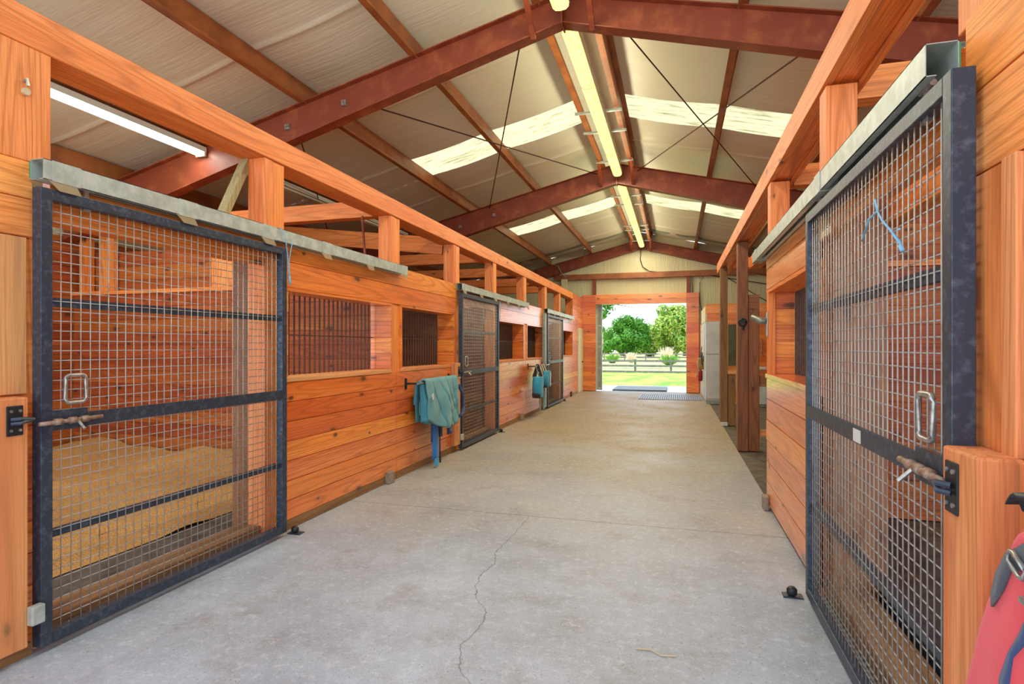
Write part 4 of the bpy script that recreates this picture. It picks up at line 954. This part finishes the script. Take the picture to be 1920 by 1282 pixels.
MB().tube([(.590, 1.261, 1.116), (.590, 1.252, 1.126), (.590, 1.243, 1.126), (.590, 1.208, 1.108), (.590, 1.206, 1.098), (.590, 1.215, 1.088), (.590, 1.226, 1.088), (.590, 1.258, 1.106)], .0045, 8, close=True).build('buckle', 'zinc', rd, smooth=True)
MB().box(.588, .597, 1.2, 1.225, 1.043, 1.056).build('clip', 'zinc', rd, bevel=.003)

# ================================================================== OUTSIDE
gr = MB().grid([[(x, y, -.22 + .05 * noise.noise(Vector((x * .1, y * .1, 0)))) for x in frange(-90, 90, 6)] for y in [YE + .12] + frange(24, 260, 6)]).build('ground', 'lawn')
struct(gr)
struct(MB().box(-4.5, 2.0, YE + .02, 22.6, -.24, -.02).build('floor', 'slab'))
def fence(y, x0, x1, step, label, zg=-.22, h=.98, rails=(.25, .62, .9), rh=.14, off=0):
    r = thing('rail_fence', label, 'fence', ((x0 + x1) / 2, y, zg), 'pasture fences')
    for x in frange(x0, x1, step): MB().box(x + off - .07, x + off + .07, y, y + .12, zg - .02, zg + h + .04).build('fence_post', 'fence_wood', r)
    for z in rails: MB().box(x0, x1, y - .04, y, zg + z - rh / 2, zg + z + rh / 2).build('rail', 'fence_wood', r)
fence(38.5, -19.6, 8, 2.3, 'nearer grey rail fence beyond the lawn outside the doorway', h=.85, rails=(.06, .45, .78), off=.9)
fence(74, -30, 20, 2.6, 'farther grey rail fence across the pasture', h=1.0, rails=(.4, .8), rh=.16)
def crown(cx, cy, cz, rx, ry, rz, n, size, seed, lumps=26, cone=0.):
    rnd = random.Random(seed); mb = MB(); cs = []
    for i in range(lumps):
        while True:
            p = Vector((rnd.uniform(-1, 1), rnd.uniform(-1, 1), rnd.uniform(-1, 1)))
            if .35 < p.length < 1: break
        k = 1 - cone * (p.z * .5 + .5)
        cs.append((Vector((cx + p.x * rx * k * .8, cy + p.y * ry * k * .8, cz + p.z * rz * .85)), rnd.uniform(.22, .4) * min(rx, rz)))
    for i in range(n):
        c_, r_ = rnd.choice(cs); d = Vector((rnd.gauss(0, 1), rnd.gauss(0, 1), rnd.gauss(0, 1))).normalized()
        p = c_ + d * r_ * rnd.uniform(.75, 1.05)
        a = Vector((rnd.gauss(0, 1), rnd.gauss(0, 1), rnd.gauss(0, 1))).normalized(); b_ = (d + a * .6).normalized().cross(a).normalized(); a = b_.cross(d).normalized()
        s_ = size * rnd.uniform(.6, 1.3)
        mb.add([p - a * s_, p + b_ * s_ * .5, p + a * s_, p - b_ * s_ * .5], [(0, 1, 2, 3)])
    return mb
def tree(x, y, h, rx, rz, leaf, label, n=5000, size=.22, seed=1, cone=.2, trunk_top=None, lumps=26):
    zg = -.25; r = thing('tree', label, 'tree', (x, y, zg), 'trees beyond the pasture')
    cz = zg + h - rz
    MB().tube([(x, y, zg), (x + .1, y, zg + (h - rz) * .6), (x, y, cz)], [.28, .2, .1], 8).build('trunk', 'bark', r)
    crown(x, y, cz, rx, rx, rz, n, size, seed, lumps, cone).build('foliage', leaf, r)
tree(-.7, 92, 9.6, 4.3, 4.75, 'leaf_light', 'tall light green tree with pale tips, right in the doorway', 9000, .26, 3, .45, lumps=46)
tree(-7.6, 90, 7.0, 4.2, 3.6, 'leaf_dark', 'round dark green tree in the middle of the doorway', 8000, .25, 5, .2, lumps=36)
tree(-4.2, 97, 6.0, 2.8, 3.0, 'leaf_mid', 'smaller green tree between the two large trees', 4000, .25, 8)
tree(-12.6, 100, 5.6, 3.4, 2.8, 'leaf_mid', 'low green tree at the left of the doorway', 4000, .25, 9)
tree(-17.5, 102, 6.5, 3.5, 3.2, 'leaf_mid', 'green tree hidden far left beyond the doorway', 3000, .28, 10)
tree(7.5, 100, 6.0, 3.2, 3.0, 'leaf_mid', 'green tree at the right edge of the doorway', 3500, .25, 11)
tree(-9.5, 112, 4.2, 6.0, 2.1, 'leaf_mid', 'low hedge-like bush behind the dark round tree', 5000, .3, 14, .0)
tree(1.5, 112, 4.2, 6.0, 2.1, 'leaf_mid', 'low hedge-like bush behind the tallest tree', 5000, .3, 15, .0)
# overhanging near tree: crown high, branches hang into the doorway
r = thing('tree', 'near tree whose leafy branches hang into the top left of the doorway', 'tree', (-9.5, 46, -.25))
MB().tube([(-9.5, 46, -.25), (-9.3, 46, 3), (-8.6, 46, 5.5)], [.35, .28, .16], 8).build('trunk', 'bark', r)
MB().tube([(-9.2, 46, 3.4), (-7, 46, 4.9), (-4.6, 46, 4.9), (-3.0, 46, 4.6)], [.12, .08, .04, .02], 6).build('branch', 'bark', r)
crown(-7.2, 46, 6.3, 4.6, 2.5, 2.3, 7000, .15, 21, 40).build('foliage', 'leaf_dark', r)
crown(-6.1, 46, 4.3, 1.6, 1, .9, 900, .13, 22, 9).build('foliage', 'leaf_mid', r)
# ornamental grasses
def tuft(x, y, h, w, leaf, label, seed, n=160):
    rnd = random.Random(seed); mb = MB(); zg = -.24
    for i in range(n):
        a = rnd.uniform(0, 6.28); rr = rnd.uniform(0, w); hh = h * rnd.uniform(.5, 1.05); t_ = .05 + .03 * rnd.random()
        bx, by = x + .15 * rr * math.cos(a), y + .15 * rr * math.sin(a); tx, ty = x + rr * math.cos(a), y + rr * math.sin(a)
        mb.add([(bx - t_, by, zg), (bx + t_, by, zg), (tx, ty, zg + hh), (tx - .02, ty, zg + hh)], [(0, 1, 2, 3)])
    tag(mb.build('grass_tuft', leaf), label, 'grass clump', 'tall grass clumps in the pasture')
tuft(-.9, 60, 1.7, .9, 'plume', 'pale plumed grass clump in front of the tallest tree', 1)
tuft(-.6, 55, 1.0, 1.3, 'leaf_mid', 'green grass clump below the pale plumes', 2)
tuft(-6.4, 60, 1.0, 1.1, 'leaf_mid', 'green grass clump left of centre by the farther fence', 3)
tuft(-4.6, 62, 1.1, .7, 'plume', 'pale grass clump between the green clumps', 4)
tuft(-10.6, 60, 1.2, .9, 'leaf_light', 'yellow green grass clump at the left of the doorway', 5)
tuft(-11.0, 85, 3.4, .7, 'plume', 'tall pale stems in front of the left trees', 6)
